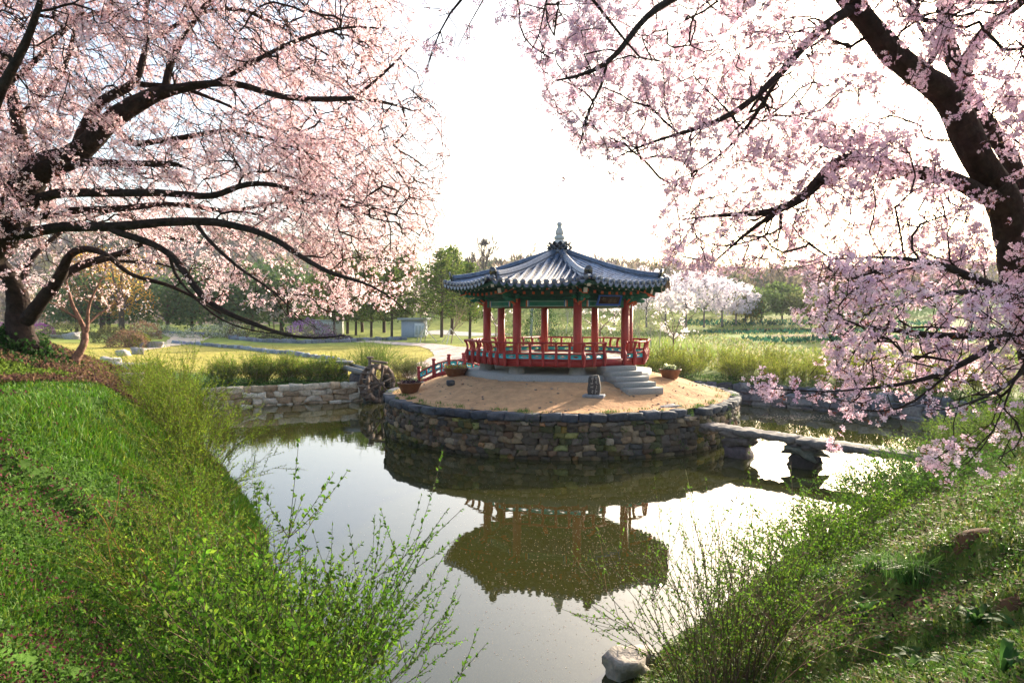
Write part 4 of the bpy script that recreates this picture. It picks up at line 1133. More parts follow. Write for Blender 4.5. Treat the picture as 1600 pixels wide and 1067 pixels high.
def bloom(s, tree, g, maxtips=3, per=1.0, size=.021, pet=5, spread=.055, nfl=(3, 6), tint=((.92, .71, .75), (.86, .53, .60), (.95, .86, .87)), keep=None, calyx=True):
    idx = np.where((s.tips <= maxtips) & (s.rmin < .012))[0]
    q_ = s.p[idx]; dn = snoise(q_[:, 0] * 1.3 + q_[:, 2] * .9, q_[:, 1] * 1.1 - q_[:, 2] * 1.4, 1.6, 71)
    rep = g.poisson(per * np.clip(.85 + .95 * dn, .12, 2.2)); idx = np.repeat(idx, rep)
    if keep is not None: idx = idx[keep(s.p[idx])]
    n = len(idx); side = rvec(n, g); base = s.p[idx] + side * g.uniform(.01, .07, (n, 1)) + g.normal(0, .03, (n, 3))
    k = g.integers(nfl[0], nfl[1] + 1, n); b2 = np.repeat(base, k, 0); sd = np.repeat(side, k, 0)
    off = rvec(len(b2), g) * spread * g.uniform(.3, 1, (len(b2), 1)) ** .6
    nr = unit(off) + sd * .5 + np.array([0, 0, -.15]) + g.normal(0, .35, (len(b2), 3))
    tc = np.array(tint); w = g.dirichlet((1.2, .9, 1.1), n); cc = np.repeat(w @ tc, k, 0) * g.uniform(.88, 1.08, (len(b2), 1))
    mb = MB(); flowers(mb, b2 + off, nr, size * g.uniform(.75, 1.2, len(b2)), pet, np.clip(cc, 0, .95), g)
    o = mb.build('blossom', M['blossom'], tree); print('BLOOM', tree.name, len(b2), len(s.p))
    if calyx:     # red-brown flower stalks and young bronze leaves between the petals
        mc = MB(); m = len(b2)
        V, F = leaves(b2 + off * .1, off, rvec(m, g), np.linalg.norm(off, axis=1), .007); mc.add(V, F, vary((.20, .055, .035), m, .3, g))
        q = g.random(n) < .5; V, F = leaves(base[q], rvec(q.sum(), g), rvec(q.sum(), g), size * g.uniform(.9, 1.7, q.sum()), size * .5); mc.add(V, F, vary((.22, .095, .035), q.sum(), .3, g))
        mc.build('flower_stalks', M['leaf'], tree)
    return o

# ---- big left tree, its trunk just outside the frame
g = np.random.default_rng(101)
b0 = P(-185, 560, 11.6); b0[2] = gz(b0[0], b0[1])
ta = thing('cherry_tree', 'huge pink blossoming cherry tree reaching in from the left with long arching limbs', 'cherry tree', b0)
w = Wood(g)
bx = proj(b0)
w.limb([(bx[0], bx[1] + 25, 11.6, .46), (-165, 520, 11.6, .40), (-130, 470, 11.6, .37), (-70, 415, 11.6, .36), (-20, 385, 11.5, .35), (4, 362, 11.5, .34), (18, 322, 11.4, .31), (45, 277, 11.4, .27), (84, 254, 11.3, .22), (116, 243, 11.2, .18), (147, 214, 11.1, .16), (172, 189, 11.1, .155),
        (212, 167, 11.0, .14), (243, 143, 10.9, .115), (283, 134, 10.8, .075), (324, 132, 10.7, .055), (380, 133, 10.5, .047), (435, 149, 10.4, .045), (481, 154, 10.3, .042), (520, 158, 10.2, .04), (560, 154, 10.1, .034), (610, 160, 10, .02), (660, 178, 9.9, .008)], start=-1)
w.limb([(545, 156, 10.1, .026), (590, 130, 10.0, .022), (610, 105, 10, .018), (640, 75, 9.9, .01)])
w.limb([(116, 240, 11.2, .10), (126, 212, 11.3, .085), (147, 168, 11.4, .08), (177, 142, 11.5, .075), (214, 134, 11.6, .07), (222, 96, 11.7, .05), (232, 60, 11.9, .04), (225, 10, 12, .03), (240, -60, 12.2, .02)])
w.limb([(255, 136, 10.9, .06), (263, 100, 11, .055), (275, 78, 11.1, .045), (300, 40, 11.2, .04), (330, 0, 11.3, .03), (380, -60, 11.5, .02)])
w.limb([(214, 134, 11.6, .05), (270, 133, 11.7, .04), (320, 150, 11.8, .03), (370, 170, 11.9, .02), (440, 215, 12, .01)])
w.limb([(48, 262, 11.5, .13), (32, 218, 11.8, .12), (20, 167, 12, .11), (12, 126, 12.2, .10), (-6, 86, 12.4, .09), (-30, 20, 12.7, .07), (-60, -60, 13, .05)])
w.limb([(24, 185, 12, .06), (60, 160, 12.2, .05), (95, 120, 12.4, .045), (115, 60, 12.6, .04), (120, 20, 12.7, .03), (150, -40, 12.9, .02)])
w.limb([(30, 120, 12.2, .05), (70, 80, 12.0, .045), (110, 35, 11.8, .05), (160, 15, 11.6, .03), (210, 35, 11.5, .02)])
w.limb([(70, 262, 11.4, 0.085), (100, 256, 11.2, 0.072), (131, 255, 11.0, 0.064), (192, 256, 10.8, 0.055), (240, 253, 10.7, 0.047), (276, 257, 10.6, 0.034)])
w.limb([(30, 330, 11.4, 0.102), (60, 312, 11.2, 0.085), (91, 303, 11.0, 0.076), (152, 298, 10.8, 0.066), (202, 303, 10.6, 0.060), (283, 303, 10.3, 0.053), (344, 307, 10.1, 0.047), (374, 288, 10, 0.043), (430, 288, 9.8, 0.031), (481, 303, 9.7, 0.022), (540, 310, 9.6, 0.014), (600, 330, 9.5, 0.007)])
w.limb([(60, 345, 11.6, 0.076), (106, 330, 11.7, 0.064), (152, 328, 11.8, 0.060), (212, 321, 11.9, 0.053), (273, 320, 12.0, 0.047), (354, 331, 12.2, 0.036), (435, 315, 12.4, 0.025), (496, 313, 12.6, 0.017), (560, 335, 12.8, 0.010)])
w.limb([(5, 372, 11.5, 0.111), (30, 364, 11.2, 0.098), (76, 359, 11.0, 0.085), (152, 352, 10.6, 0.075), (228, 352, 10.3, 0.068), (283, 347, 10.1, 0.064), (329, 342, 9.9, 0.058), (380, 356, 9.7, 0.047), (430, 374, 9.5, 0.041), (471, 400, 9.3, 0.036), (516, 428, 9.1, 0.029), (567, 440, 9.0, 0.019), (610, 462, 8.9, 0.010), (640, 490, 8.8, 0.005)])
w.limb([(165, 354, 10.5, 0.055), (218, 373, 10.3, 0.053), (268, 399, 10.1, 0.051), (293, 430, 9.9, 0.048), (324, 471, 9.7, 0.045), (364, 496, 9.5, 0.038), (405, 511, 9.4, 0.031), (445, 524, 9.3, 0.024), (500, 529, 9.2, 0.014), (540, 524, 9.1, 0.007)])
w.limb([(262, 398, 10.1, 0.025), (266, 425, 10.2, 0.024), (300, 460, 10.1, 0.019), (340, 500, 10.0, 0.014), (400, 520, 9.9, 0.009), (450, 522, 9.8, 0.005)])
w.limb([(175, 187, 11.0, .05), (205, 236, 11.3, .055), (238, 219, 11.5, .05), (283, 215, 11.6, .045), (324, 207, 11.7, .04), (364, 202, 11.8, .03), (430, 220, 11.9, .02), (500, 245, 12.0, .012)])
w.limb([(300, 350, 10.0, .03), (330, 380, 9.8, .028), (372, 420, 9.6, .022), (430, 455, 9.5, .015), (470, 500, 9.4, .008)])
w.limb([(330, 132, 10.7, .04), (400, 95, 10.4, .034), (470, 60, 10.2, .028), (540, 40, 10.0, .02), (600, 45, 9.9, .01)])
w.limb([(240, 60, 11.8, .04), (310, 20, 12.1, .034), (380, 10, 12.4, .034), (440, 45, 12.6, .028), (500, 80, 12.8, .02), (560, 110, 13, .01)])
w.limb([(300, 20, 11.2, .03), (400, -50, 11, .025), (500, -60, 10.8, .018)])
w.limb([(-40, 395, 11.6, .12), (-30, 330, 10.4, .10), (-20, 200, 9.6, .08), (40, 60, 9.2, .05), (80, -40, 9, .03)])
crownA = [(-220, -230), (120, -260), (430, -200), (560, -90), (600, 10), (650, 70), (668, 130), (700, 185), (705, 240), (690, 300), (672, 345), (690, 385), (640, 415), (560, 412), (470, 398), (380, 385), (300, 370), (220, 358), (110, 365), (0, 345), (-220, 330)]
T = [poly_sample(crownA, 8500, 9.2, 13.6, g),
     poly_sample([(200, 380), (330, 400), (450, 430), (640, 440), (690, 395), (660, 455), (600, 478), (540, 500), (490, 520), (420, 480), (330, 470), (240, 430)], 150, 8.9, 11.5, g),
     poly_sample([(430, 200), (705, 240), (690, 400), (560, 420), (430, 380)], 500, 9.0, 12.5, g)]
def limbs_clear(T):
    """keep the camera side of the thick limbs mostly bare, as old cherry wood is"""
    u, v = proj(T); keep = np.ones(len(T), bool)
    for line, wd in ((((0, 364), (18, 322), (45, 277), (84, 254), (116, 243), (147, 214), (172, 189), (212, 167), (243, 143), (283, 134), (324, 132), (435, 149), (520, 158)), 26), (((50, 314), (152, 298), (283, 303), (344, 307), (374, 288), (430, 288)), 15), (((30, 362), (152, 352), (283, 347), (380, 356), (471, 400)), 17), (((116, 240), (147, 168), (214, 134), (222, 96)), 16), (((32, 218), (15, 126)), 18)):
        d, _ = seg_dist(u, v, np.array(line, float), False); keep &= ~((d < wd) & (T[:, 1] < 11.3))
    return T[keep]
w.grow(limbs_clear(np.concatenate(T)), sag=.12); w.droop(1900, (.75, -.05, -.50), (.5, 1.5), lambda u, v: u < 672 + 30 * math.sin(v * .045) and v < 440 + .10 * u and not (u > 640 and v > 405)); w.finish(.0040, .44)
w.mesh(ta, thin=.0055)
wa_tips = w
bloom(w, ta, g, per=1.6, size=.025, pet=3, nfl=(3, 7), spread=.075, maxtips=4, keep=lambda p: p[:, 2] > 4.55)

# ---- second, older trunk on the mound at the left edge
g = np.random.default_rng(102)
p0 = hit(38, 548); Y0 = p0[1]
tb = thing('cherry_tree', 'thick dark cherry trunk on the ivy mound at the left edge with low pink branches', 'cherry tree', p0)
print('TREEB', p0)
w = Wood(g)
w.limb([(38, 556, Y0, 0.446), (33, 535, Y0, 0.331), (30, 515, Y0, 0.288), (30, 490, Y0, 0.266), (29, 465, Y0 - .1, 0.238), (20, 440, Y0 - .3, 0.187), (2, 412, Y0 - .5, 0.158), (-25, 380, Y0 - .8, 0.130), (-50, 320, Y0 - 1, 0.086), (-40, 240, Y0 - 1, 0.050)], start=-1)
w.limb([(40, 505, Y0, 0.187), (58, 478, Y0 - .2, 0.158), (80, 452, Y0 - .4, 0.144), (95, 432, Y0 - .6, 0.130), (103, 405, Y0 - .8, 0.094), (112, 391, Y0 - .9, 0.086), (131, 386, Y0 - 1, 0.079), (165, 398, Y0 - 1.2, 0.058), (202, 428, Y0 - 1.4, 0.043), (250, 442, Y0 - 1.6, 0.045), (300, 462, Y0 - 1.8, 0.030), (345, 490, Y0 - 2, 0.015)])
w.limb([(92, 440, Y0 - .5, 0.108), (112, 422, Y0 - .3, 0.101), (135, 412, Y0 - .2, 0.097), (168, 402, Y0, 0.086), (200, 390, Y0 + .2, 0.072), (245, 372, Y0 + .4, 0.043), (300, 375, Y0 + .6, 0.030), (360, 390, Y0 + .8, 0.015)])
w.limb([(26, 450, Y0 - .2, 0.086), (50, 400, Y0, 0.065), (70, 385, Y0 + .2, 0.054), (110, 350, Y0 + .5, 0.050), (170, 330, Y0 + .8, 0.030)])
w.limb([(168, 402, Y0, 0.050), (200, 412, Y0 + .3, 0.040), (240, 408, Y0 + .5, 0.030), (290, 425, Y0 + .7, 0.020), (320, 460, Y0 + .8, 0.010)])
crownB = [(-150, 250), (120, 260), (300, 350), (370, 385), (350, 440), (300, 445), (240, 425), (180, 430), (130, 430), (100, 470), (60, 460), (0, 455), (-150, 450)]
w.grow(np.concatenate([poly_sample(crownB, 620, Y0 - 2.2, Y0 + 1.5, g)]), sag=.1).finish(.0042, .44)
w.mesh(tb, (.030, .020, .016))
bloom(w, tb, g, per=1.3, size=.028, pet=3, nfl=(3, 6), spread=.075)
# ivy at its foot
mb = MB(); n = 2600; a = g.uniform(0, 6.28, n); q = .40 + np.abs(g.normal(0, .42, n)); x = p0[0] + q * np.cos(a); y = p0[1] + q * np.sin(a)
z = gz(x, y) + np.maximum(0, .45 - (q - .40) * 2.2) * g.random(n) + g.uniform(0, .08, n)
V, F = leaves(np.c_[x, y, z], rvec(n, g) + [0, 0, .3], rvec(n, g), g.uniform(.06, .13, n), .08); mb.add(V, F, vary((.035, .085, .02), n, .3, g))
tag(mb.build('ivy', M['leaf']), 'dark green ivy climbing the foot of the thick left trunk', 'ivy', kind='stuff')

# ---- right tree
g = np.random.default_rng(103)
b0 = P(1655, 780, 9.6); b0[2] = gz(b0[0], b0[1])
tr_ = thing('cherry_tree', 'dark leaning cherry tree at the right edge with pale lilac-pink blossom over the pond', 'cherry tree', b0)
bx = proj(b0); w = Wood(g)
w.limb([(bx[0], bx[1] + 30, 9.6, .40), (1650, 690, 9.6, .31), (1636, 590, 9.6, .28), (1612, 490, 9.6, .265), (1594, 425, 9.55, .26), (1583, 385, 9.5, .215), (1576, 340, 9.4, .21), (1562, 298, 9.3, .205), (1538, 262, 9.2, .195), (1514, 226, 9.1, .185), (1497, 178, 9, .18), (1476, 146, 8.9, .17), (1441, 121, 8.8, .155),
        (1412, 98, 8.7, .15), (1388, 72, 8.6, .145), (1362, 45, 8.5, .135), (1340, 20, 8.4, .125), (1318, -10, 8.3, .13), (1280, -70, 8.2, .10), (1220, -150, 8, .06)], start=-1)
w.limb([(1610, 420, 9.8, .13), (1612, 335, 10.0, .13), (1585, 258, 10, .12), (1550, 205, 10, .115), (1520, 165, 10, .11), (1500, 120, 10, .105), (1516, 82, 10, .09), (1540, 48, 10, .08), (1575, 20, 10, .07), (1620, -20, 10, .05)])
w.limb([(1506, 140, 10, .09), (1490, 95, 10.4, .11), (1480, 50, 10.6, .12), (1475, 0, 10.8, .11), (1470, -80, 11, .08)])
w.limb([(1560, 310, 9.3, .13), (1530, 304, 9.1, .11), (1497, 284, 8.9, .10), (1446, 272, 8.7, .09), (1385, 253, 8.5, .085), (1323, 251, 8.3, .08), (1295, 264, 8.1, .072), (1272, 292, 8.0, .062), (1241, 318, 7.9, .05), (1200, 333, 7.8, .036), (1139, 336, 7.7, .022), (1067, 343, 7.6, .008)])
w.limb([(1243, 317, 7.9, .034), (1210, 336, 8.1, .03), (1180, 350, 8.2, .024), (1139, 389, 8.4, .016), (1098, 425, 8.5, .008)])
w.limb([(1335, 20, 8.4, .07), (1313, 22, 8.2, .06), (1280, 50, 8.0, .055), (1251, 77, 7.8, .05), (1226, 108, 7.6, .046), (1190, 143, 7.4, .040), (1149, 179, 7.2, .030), (1108, 195, 7.1, .024), (1057, 210, 7.0, .017), (1005, 225, 6.9, .011), (954, 251, 6.8, .006)])
w.limb([(1226, 108, 7.6, .028), (1190, 165, 7.7, .024), (1160, 210, 7.9, .019), (1120, 250, 8.0, .014), (1060, 285, 8.1, .008), (1000, 300, 8.2, .005)])
w.limb([(1300, -60, 8.2, .06), (1200, -70, 7.4, .05), (1110, -40, 6.8, .042), (1052, -2, 6.4, .034), (1005, 30, 6.2, .030), (980, 65, 6.1, .027), (954, 102, 6.0, .024), (908, 119, 5.9, .015), (870, 126, 5.9, .007)])
w.limb([(954, 102, 6.0, .014), (944, 133, 6.0, .012), (934, 190, 6.0, .008), (900, 192, 6, .005)])
w.limb([(934, 180, 6.0, .007), (900, 245, 6.0, .004), (880, 285, 6.0, .003)])
w.limb([(1110, -40, 6.8, .03), (1000, -50, 6.3, .026), (900, -40, 6.0, .022), (800, -35, 5.8, .016), (720, -20, 5.7, .012), (700, 25, 5.7, .008), (668, 80, 5.7, .005), (665, 110, 5.7, .003)])
w.limb([(900, -40, 6.0, .016), (930, 5, 6, .015), (965, 50, 6, .012), (1000, 90, 6.1, .008)])
w.limb([(760, -28, 5.8, .008), (737, 20, 5.8, .006), (728, 60, 5.8, .004), (715, 75, 5.8, .003)])
w.limb([(860, -38, 5.9, .01), (850, 15, 5.9, .008), (842, 55, 5.9, .005)])
# low near boughs reaching in from the right
w.limb([(1618, 500, 9.6, .10), (1640, 465, 8.0, .08), (1600, 455, 7.2, .06), (1570, 453, 7.0, .05), (1536, 444, 6.9, .044), (1502, 429, 6.8, .038), (1470, 413, 6.7, .032), (1430, 404, 6.6, .022), (1370, 400, 6.5, .012), (1300, 405, 6.4, .006)])
w.limb([(1572, 454, 7.0, .036), (1525, 455, 6.8, .032), (1487, 456, 6.6, .026), (1444, 465, 6.4, .018), (1394, 478, 6.2, .010), (1330, 500, 6.1, .005)])
w.limb([(1640, 470, 8, .06), (1610, 520, 6.6, .05), (1560, 526, 6.3, .036), (1523, 524, 6.1, .032), (1466, 523, 6.0, .028), (1421, 520, 5.9, .025), (1397, 515, 5.85, .021), (1350, 508, 5.8, .016), (1300, 505, 5.7, .01), (1262, 492, 5.6, .005)])
w.limb([(1630, 560, 9.6, .08), (1645, 520, 6.4, .05), (1600, 512, 5.8, .04), (1570, 528, 5.6, .034), (1525, 557, 5.4, .027), (1487, 580, 5.3, .022), (1457, 591, 5.2, .018), (1412, 602, 5.1, .014), (1345, 609, 5.0, .009), (1290, 612, 4.9, .005)])
w.limb([(1487, 580, 5.3, .014), (1440, 620, 5.1, .011), (1400, 655, 5.0, .008), (1345, 640, 4.9, .004)])
w.limb([(1600, 512, 5.8, .03), (1620, 560, 5.2, .02), (1580, 600, 5.0, .014), (1530, 630, 4.9, .009), (1480, 640, 4.8, .005)])
w.limb([(1625, 560, 5.2, .014), (1578, 578, 5.0, .009), (1572, 640, 4.9, .0075), (1556, 680, 4.9, .006), (1537, 716, 4.85, .005), (1510, 725, 4.8, .004)])
w.limb([(1590, 640, 5.0, .008), (1625, 700, 4.9, .007), (1600, 705, 4.8, .005), (1560, 715, 4.8, .003)])
crownR = [(800, -160), (1250, -260), (1850, -220), (1850, 500), (1640, 480), (1560, 420), (1420, 430), (1300, 440), (1190, 430), (1090, 428), (1030, 400), (1015, 350), (1040, 325), (1000, 250), (960, 235), (905, 240), (880, 190), (840, 150), (835, 110), (805, 70)]
lowR = [(1300, 395), (1420, 410), (1560, 430), (1700, 430), (1700, 600), (1590, 600), (1500, 600), (1400, 620), (1330, 600), (1290, 560), (1270, 520), (1300, 480), (1250, 440)]
T = [poly_sample(crownR, 8500, 6.4, 10.4, g), poly_sample(lowR, 720, 4.9, 7.6, g),
     poly_sample([(800, 10), (950, -20), (1050, 120), (900, 130), (835, 110)], 90, 5.7, 6.6, g),
     poly_sample([(860, 190), (930, 180), (1000, 250), (960, 285), (900, 240)], 30, 5.8, 6.6, g),
     poly_sample([(1180, 590), (1300, 600), (1420, 640), (1390, 660), (1300, 620), (1190, 625)], 34, 4.8, 5.4, g),
     poly_sample([(1420, 600), (1590, 590), (1600, 700), (1540, 690), (1450, 660)], 55, 4.7, 5.6, g),
     poly_sample([(1440, 700), (1600, 690), (1600, 740), (1480, 745)], 14, 4.7, 5.1, g),
     poly_sample([(650, -30), (760, -30), (740, 70), (665, 125)], 16, 5.6, 6.0, g), poly_sample([(760, -30), (800, -30), (840, 20), (770, 40)], 12, 5.6, 6.0, g),
     poly_sample([(1040, 210), (1500, 200), (1560, 420), (1100, 420)], 450, 7.0, 10, g)]
def clear_of(T):
    """no twigs right in front of the bare main trunk"""
    line = np.array([(1600, 470), (1583, 385), (1562, 298), (1514, 226), (1476, 146), (1412, 98), (1340, 20), (1318, -10)], float)
    u, v = proj(T); d, _ = seg_dist(u, v, line, False)
    return T[(d > 42) | (T[:, 1] > 9.7) | (v > 430)]
w.grow(clear_of(np.concatenate(T))); w.droop(800, (-.62, -.1, -.60), (.35, 1.1), lambda u, v: (u > 1020 if v > 255 else u > 930 + .35 * (v - 200)) and (u > 1250 or v < 420)); w.finish(.0032, .46)
w.mesh(tr_, (.038, .027, .022), thin=.0042)
bloom(w, tr_, g, per=2.3, maxtips=4, size=.025, pet=5, nfl=(3, 6), spread=.05, tint=((.84, .60, .73), (.73, .47, .64), (.91, .77, .83)))

# ---- crooked young cherry at the stream and the pale blossoming trees beyond
def small_cherry(p, h, spread, label, g, n=70, size=.06, tint=((.88, .68, .66), (.85, .62, .62), (.9, .78, .74)), trunk=.09, lean=0.0, per=1.2, bark=(.20, .12, .09), group=None, pet=3, stalk=False, low=.35):
    t = thing('cherry_tree', label, 'cherry tree', p, group=group); w = Wood(g); s = len(w.p)
    hs = h * low; pts = [p + np.array([0, 0, -.1]), p + np.array([lean * .5, 0, hs * .5]), p + np.array([lean * .6, 0, hs])]
    q = np.array(pts); m = 8; X = np.stack([np.interp(np.linspace(0, 1, m), [0, .5, 1], q[:, i]) for i in range(3)], 1); par = -1
    for i in range(m): w.p.append(X[i]); w.par.append(par); w.rmin.append(trunk * (1 - .4 * i / m)); w.dir.append(np.array([0, 0, 1.0])); par = i
    for b in range(5):
        a = g.uniform(0, 6.28); par = m - 1 - g.integers(0, 2); q0 = w.p[par]
        for j in range(1, 6):
            f = j / 5; q1 = q0 + np.array([math.cos(a) * spread * .45 * f, math.sin(a) * spread * .45 * f, (h * .42) * f]) + g.normal(0, .05 * spread / 3, 3)
            w.p.append(q1); w.par.append(par); w.rmin.append(trunk * .5 * (1 - .7 * f)); w.dir.append(unit(q1 - w.p[par])); par = len(w.p) - 1
    v = rvec(n, g) * (g.uniform(.25, 1, (n, 1)) ** .4); T = p + np.array([lean, 0, h * .64]) + v * np.array([spread / 2, spread / 2, h * .38])
    w.grow(T, step=max(.2, h / 16)).finish(.006 * h / 4, .44); w.mesh(t, bark, .03)
    w.rmin[:] = 0; bloom(w, t, g, maxtips=4, per=per, size=size, pet=pet, nfl=(3, 5), spread=size * 2.4, tint=tint, calyx=stalk)
    return t
g = np.random.default_rng(104)
p = hit(118, 566); p0 = p; Yc = p[1]
t = thing('cherry_tree', 'crooked young cherry with pinkish bare trunk beside the clipped brown bushes', 'cherry tree', p); w = Wood(g)
w.limb([(116, 570, Yc, .12), (122, 555, Yc, .10), (132, 540, Yc, .085), (134, 528, Yc, .08), (131, 512, Yc, .06), (122, 495, Yc, .05), (112, 478, Yc, .04), (108, 450, Yc, .025), (98, 425, Yc, .012)], start=-1)
w.limb([(133, 525, Yc, .055), (138, 508, Yc, .045), (134, 490, Yc, .04), (142, 470, Yc, .03), (152, 448, Yc, .02), (165, 425, Yc, .01)])
w.limb([(136, 505, Yc, .03), (150, 492, Yc + .2, .025), (172, 478, Yc + .4, .018), (192, 470, Yc + .5, .008)])
w.limb([(122, 495, Yc, .025), (105, 488, Yc - .2, .02), (88, 478, Yc - .3, .012)])
w.grow(poly_sample([(75, 400), (150, 385), (205, 420), (205, 475), (165, 488), (150, 470), (120, 470), (95, 490), (70, 470)], 170, Yc - .8, Yc + 1.0, g)).finish(.004, .44)
w.mesh(t, (.26, .15, .11), .012); bloom(w, t, g, per=.9, size=.026, pet=3, nfl=(2, 4), spread=.06, tint=((.88, .70, .66), (.85, .60, .56), (.92, .80, .76)))
for (px, py, h, sp, n, lb) in ((210, 512, 5.5, 7.0, 120, 'round white-pink cherry tree behind the brown bushes on the left'), (428, 520, 6.2, 5.5, 110, 'small pale cherry tree among the flower beds behind the arching limb'),
                               (657, 522, 8.0, 6.0, 110, 'slender white cherry tree in front of the grey shed'), (70, 516, 9.0, 10, 130, 'pale pink cherry tree in the haze behind the thick left trunk')):
    small_cherry(hit(px, py, ymin=20), h, sp, lb, g, n, .13, tint=((.88, .76, .74), (.86, .68, .68), (.92, .86, .82)), per=1.1)
for (px, py, h, sp, n, lb) in ((1052, 566, 5.0, 3.6, 90, 'young white-blossomed tree with a thin trunk in the hedge right of the pavilion'), (938, 543, 4.4, 5.0, 100, 'white blossoming bush seen between the right pavilion columns'), (775, 548, 7.0, 4.5, 90, 'white-flowering tree with dark stems seen through the left pavilion columns')):
    small_cherry(hit(px, py, ymin=37), h, sp, lb, g, n, .07, tint=((.88, .80, .78), (.84, .72, .74), (.92, .88, .86)), per=1.0, trunk=.07)
# the lilac-white orchard across the field
for i, (px, py, h, sp) in enumerate(((985, 510, 9, 9), (1010, 512, 9.5, 9), (1040, 511, 9, 10), (1072, 513, 9.5, 9.5), (1100, 512, 9, 9), (1128, 511, 8, 8.5), (1150, 509, 7, 7.5), (960, 508, 8.5, 9), (925, 506, 8, 9))):
    small_cherry(hit(px, py, ymin=42), h * .85, sp * .9, 'lilac-white blossoming orchard tree across the field right of the pavilion', g, 190, .17, tint=((.80, .74, .80), (.74, .66, .76), (.86, .82, .85)), per=1.3, group='orchard trees in blossom', bark=(.14, .12, .12), trunk=.14, low=.38)
# ------------------------------------------------------------------ shrubs with many upright stems and small leaves
def stem_paths(base, n, h, spread, g, lean=(0, 0), arch=.25, seg=9):
    out = []
    for _ in range(n):
        a = g.uniform(0, 6.28); q = g.uniform(0, 1) ** .7
        b = base + np.array([math.cos(a) * spread * .22 * q, math.sin(a) * spread * .22 * q, 0]); b[2] = gz(b[0], b[1]) - .03
        hh = h * g.uniform(.55, 1.05) * (1 - .25 * q); dr = np.array([math.cos(a) * q * spread * .5 + lean[0] * hh, math.sin(a) * q * spread * .5 + lean[1] * hh, 0])
        dr[:2] += g.normal(0, .10 * hh, 2); t = np.linspace(0, 1, seg)[:, None]
        pts = b + dr * (t ** 1.5) + np.array([0, 0, 1]) * hh * (t - arch * .5 * q * t ** 2.5)
        pts[1:] += np.cumsum(g.normal(0, .012 * hh, (seg - 1, 3)), 0); out.append(pts)
    return out
def shrub(name, label, base, n, h, spread, g, leaf=(.02, .04), lw=.5, per=24, cols=((.06, .14, .02),), shoots=5, stemcol=(.11, .075, .05), lean=(0, 0), srad=.006, group=None, cat='shrub', arch=.25, bases=None, start=.15, var=.28, seg=9, t=None):
    t = t or thing(name, label, cat, base, group=group); ms, ml = MB(), MB(); pos, dr, sz = [], [], []
    bl = bases if bases is not None else [base]
    for bi, b in enumerate(bl):
        for pts in stem_paths(np.array(b, float), n, h * g.uniform(.8, 1.15), spread, g, lean, arch, seg):
            V, F = tube(pts, np.linspace(srad, srad * .35, len(pts)), 4 if srad > .007 else 3); ms.add(V, F, np.array(stemcol) * g.uniform(.7, 1.4) if g.random() < .85 else np.array([.34, .26, .16]) * g.uniform(.7, 1.2))
            lines = [(pts, start)]
            for _ in range(g.poisson(shoots)):
                k = g.integers(2, len(pts) - 1); L = h * g.uniform(.12, .34); d = unit(unit(pts[k + 1 if k + 1 < len(pts) else k] - pts[k - 1]) * .8 + rvec(1, g)[0] * .8 + np.array([0, 0, .35]))
                sp = pts[k] + d * L * np.linspace(0, 1, 5)[:, None] + np.array([0, 0, 1]) * (np.linspace(0, 1, 5)[:, None] ** 2) * L * g.uniform(-.1, .25)
                V, F = tube(sp, np.linspace(srad * .5, srad * .25, 5), 3); ms.add(V, F, np.array(stemcol) * g.uniform(.8, 1.5)); lines.append((sp, .08))
            for ln, s0 in lines:
                sg = np.linalg.norm(np.diff(ln, axis=0), axis=1); cum = np.r_[0, np.cumsum(sg)]; m = max(3, g.poisson(per * cum[-1]))
                q = (s0 + (1 - s0) * g.random(m) ** .85) * cum[-1]
                p_ = np.stack([np.interp(q, cum, ln[:, i]) for i in range(3)], 1); ax = unit(ln[np.minimum(np.searchsorted(cum, q), len(ln) - 1)] - ln[np.maximum(np.searchsorted(cum, q) - 1, 0)])
                pos.append(p_); dr.append(unit(ax * .75 + rvec(m, g) * .85)); sz.append(g.uniform(leaf[0], leaf[1], m) * (1 - .35 * (q / cum[-1]) ** 4))
    pos = np.concatenate(pos); dr = np.concatenate(dr); sz = np.concatenate(sz)
    V, F = leaves(pos, dr, rvec(len(pos), g), sz, sz * lw)
    cs = np.array(cols)[g.integers(0, len(cols), len(pos))]; ml.add(V, F, np.clip(cs * (1 + var * g.standard_normal((len(pos), 1))) * (1 + .06 * g.standard_normal((len(pos), 3))), .004, .9))
    ms.build('stems', M['twig'], t); ml.build('foliage', M['leaf'], t); return t
def onland(x, y): return np.array([x, y, float(gz(x, y))])
g = np.random.default_rng(201)
GREEN = ((.075, .17, .014), (.095, .20, .018), (.06, .135, .014), (.14, .23, .022))
# the big shrub in the near left
bs = [onland(x, y) for x, y in ((-1.75, 4.7), (-2.15, 5.3), (-1.95, 5.7), (-2.5, 6.3), (-2.4, 6.8), (-3.0, 7.4), (-1.55, 4.3), (-1.95, 5.0))]
shrub('shrub', 'big dense green shrub with upright leafy shoots in the near left at the water', bs[0], 24, 2.0, 1.5, g, (.02, .066), .46, 52, GREEN, 8, bases=bs, srad=.0065)
# long bare-tipped shoots leaning out over the water
bs = [onland(-1.5, 5.2), onland(-1.65, 5.7), onland(-1.9, 6.3)]
shrub('shrub', 'long leafy shoots leaning right over the water beside the big dense shrub', bs[0], 8, 2.6, 1.2, g, (.03, .056), .46, 52, ((.065, .15, .016), (.085, .18, .018)), 5, bases=bs, lean=(.42, .05), srad=.007, arch=.5)
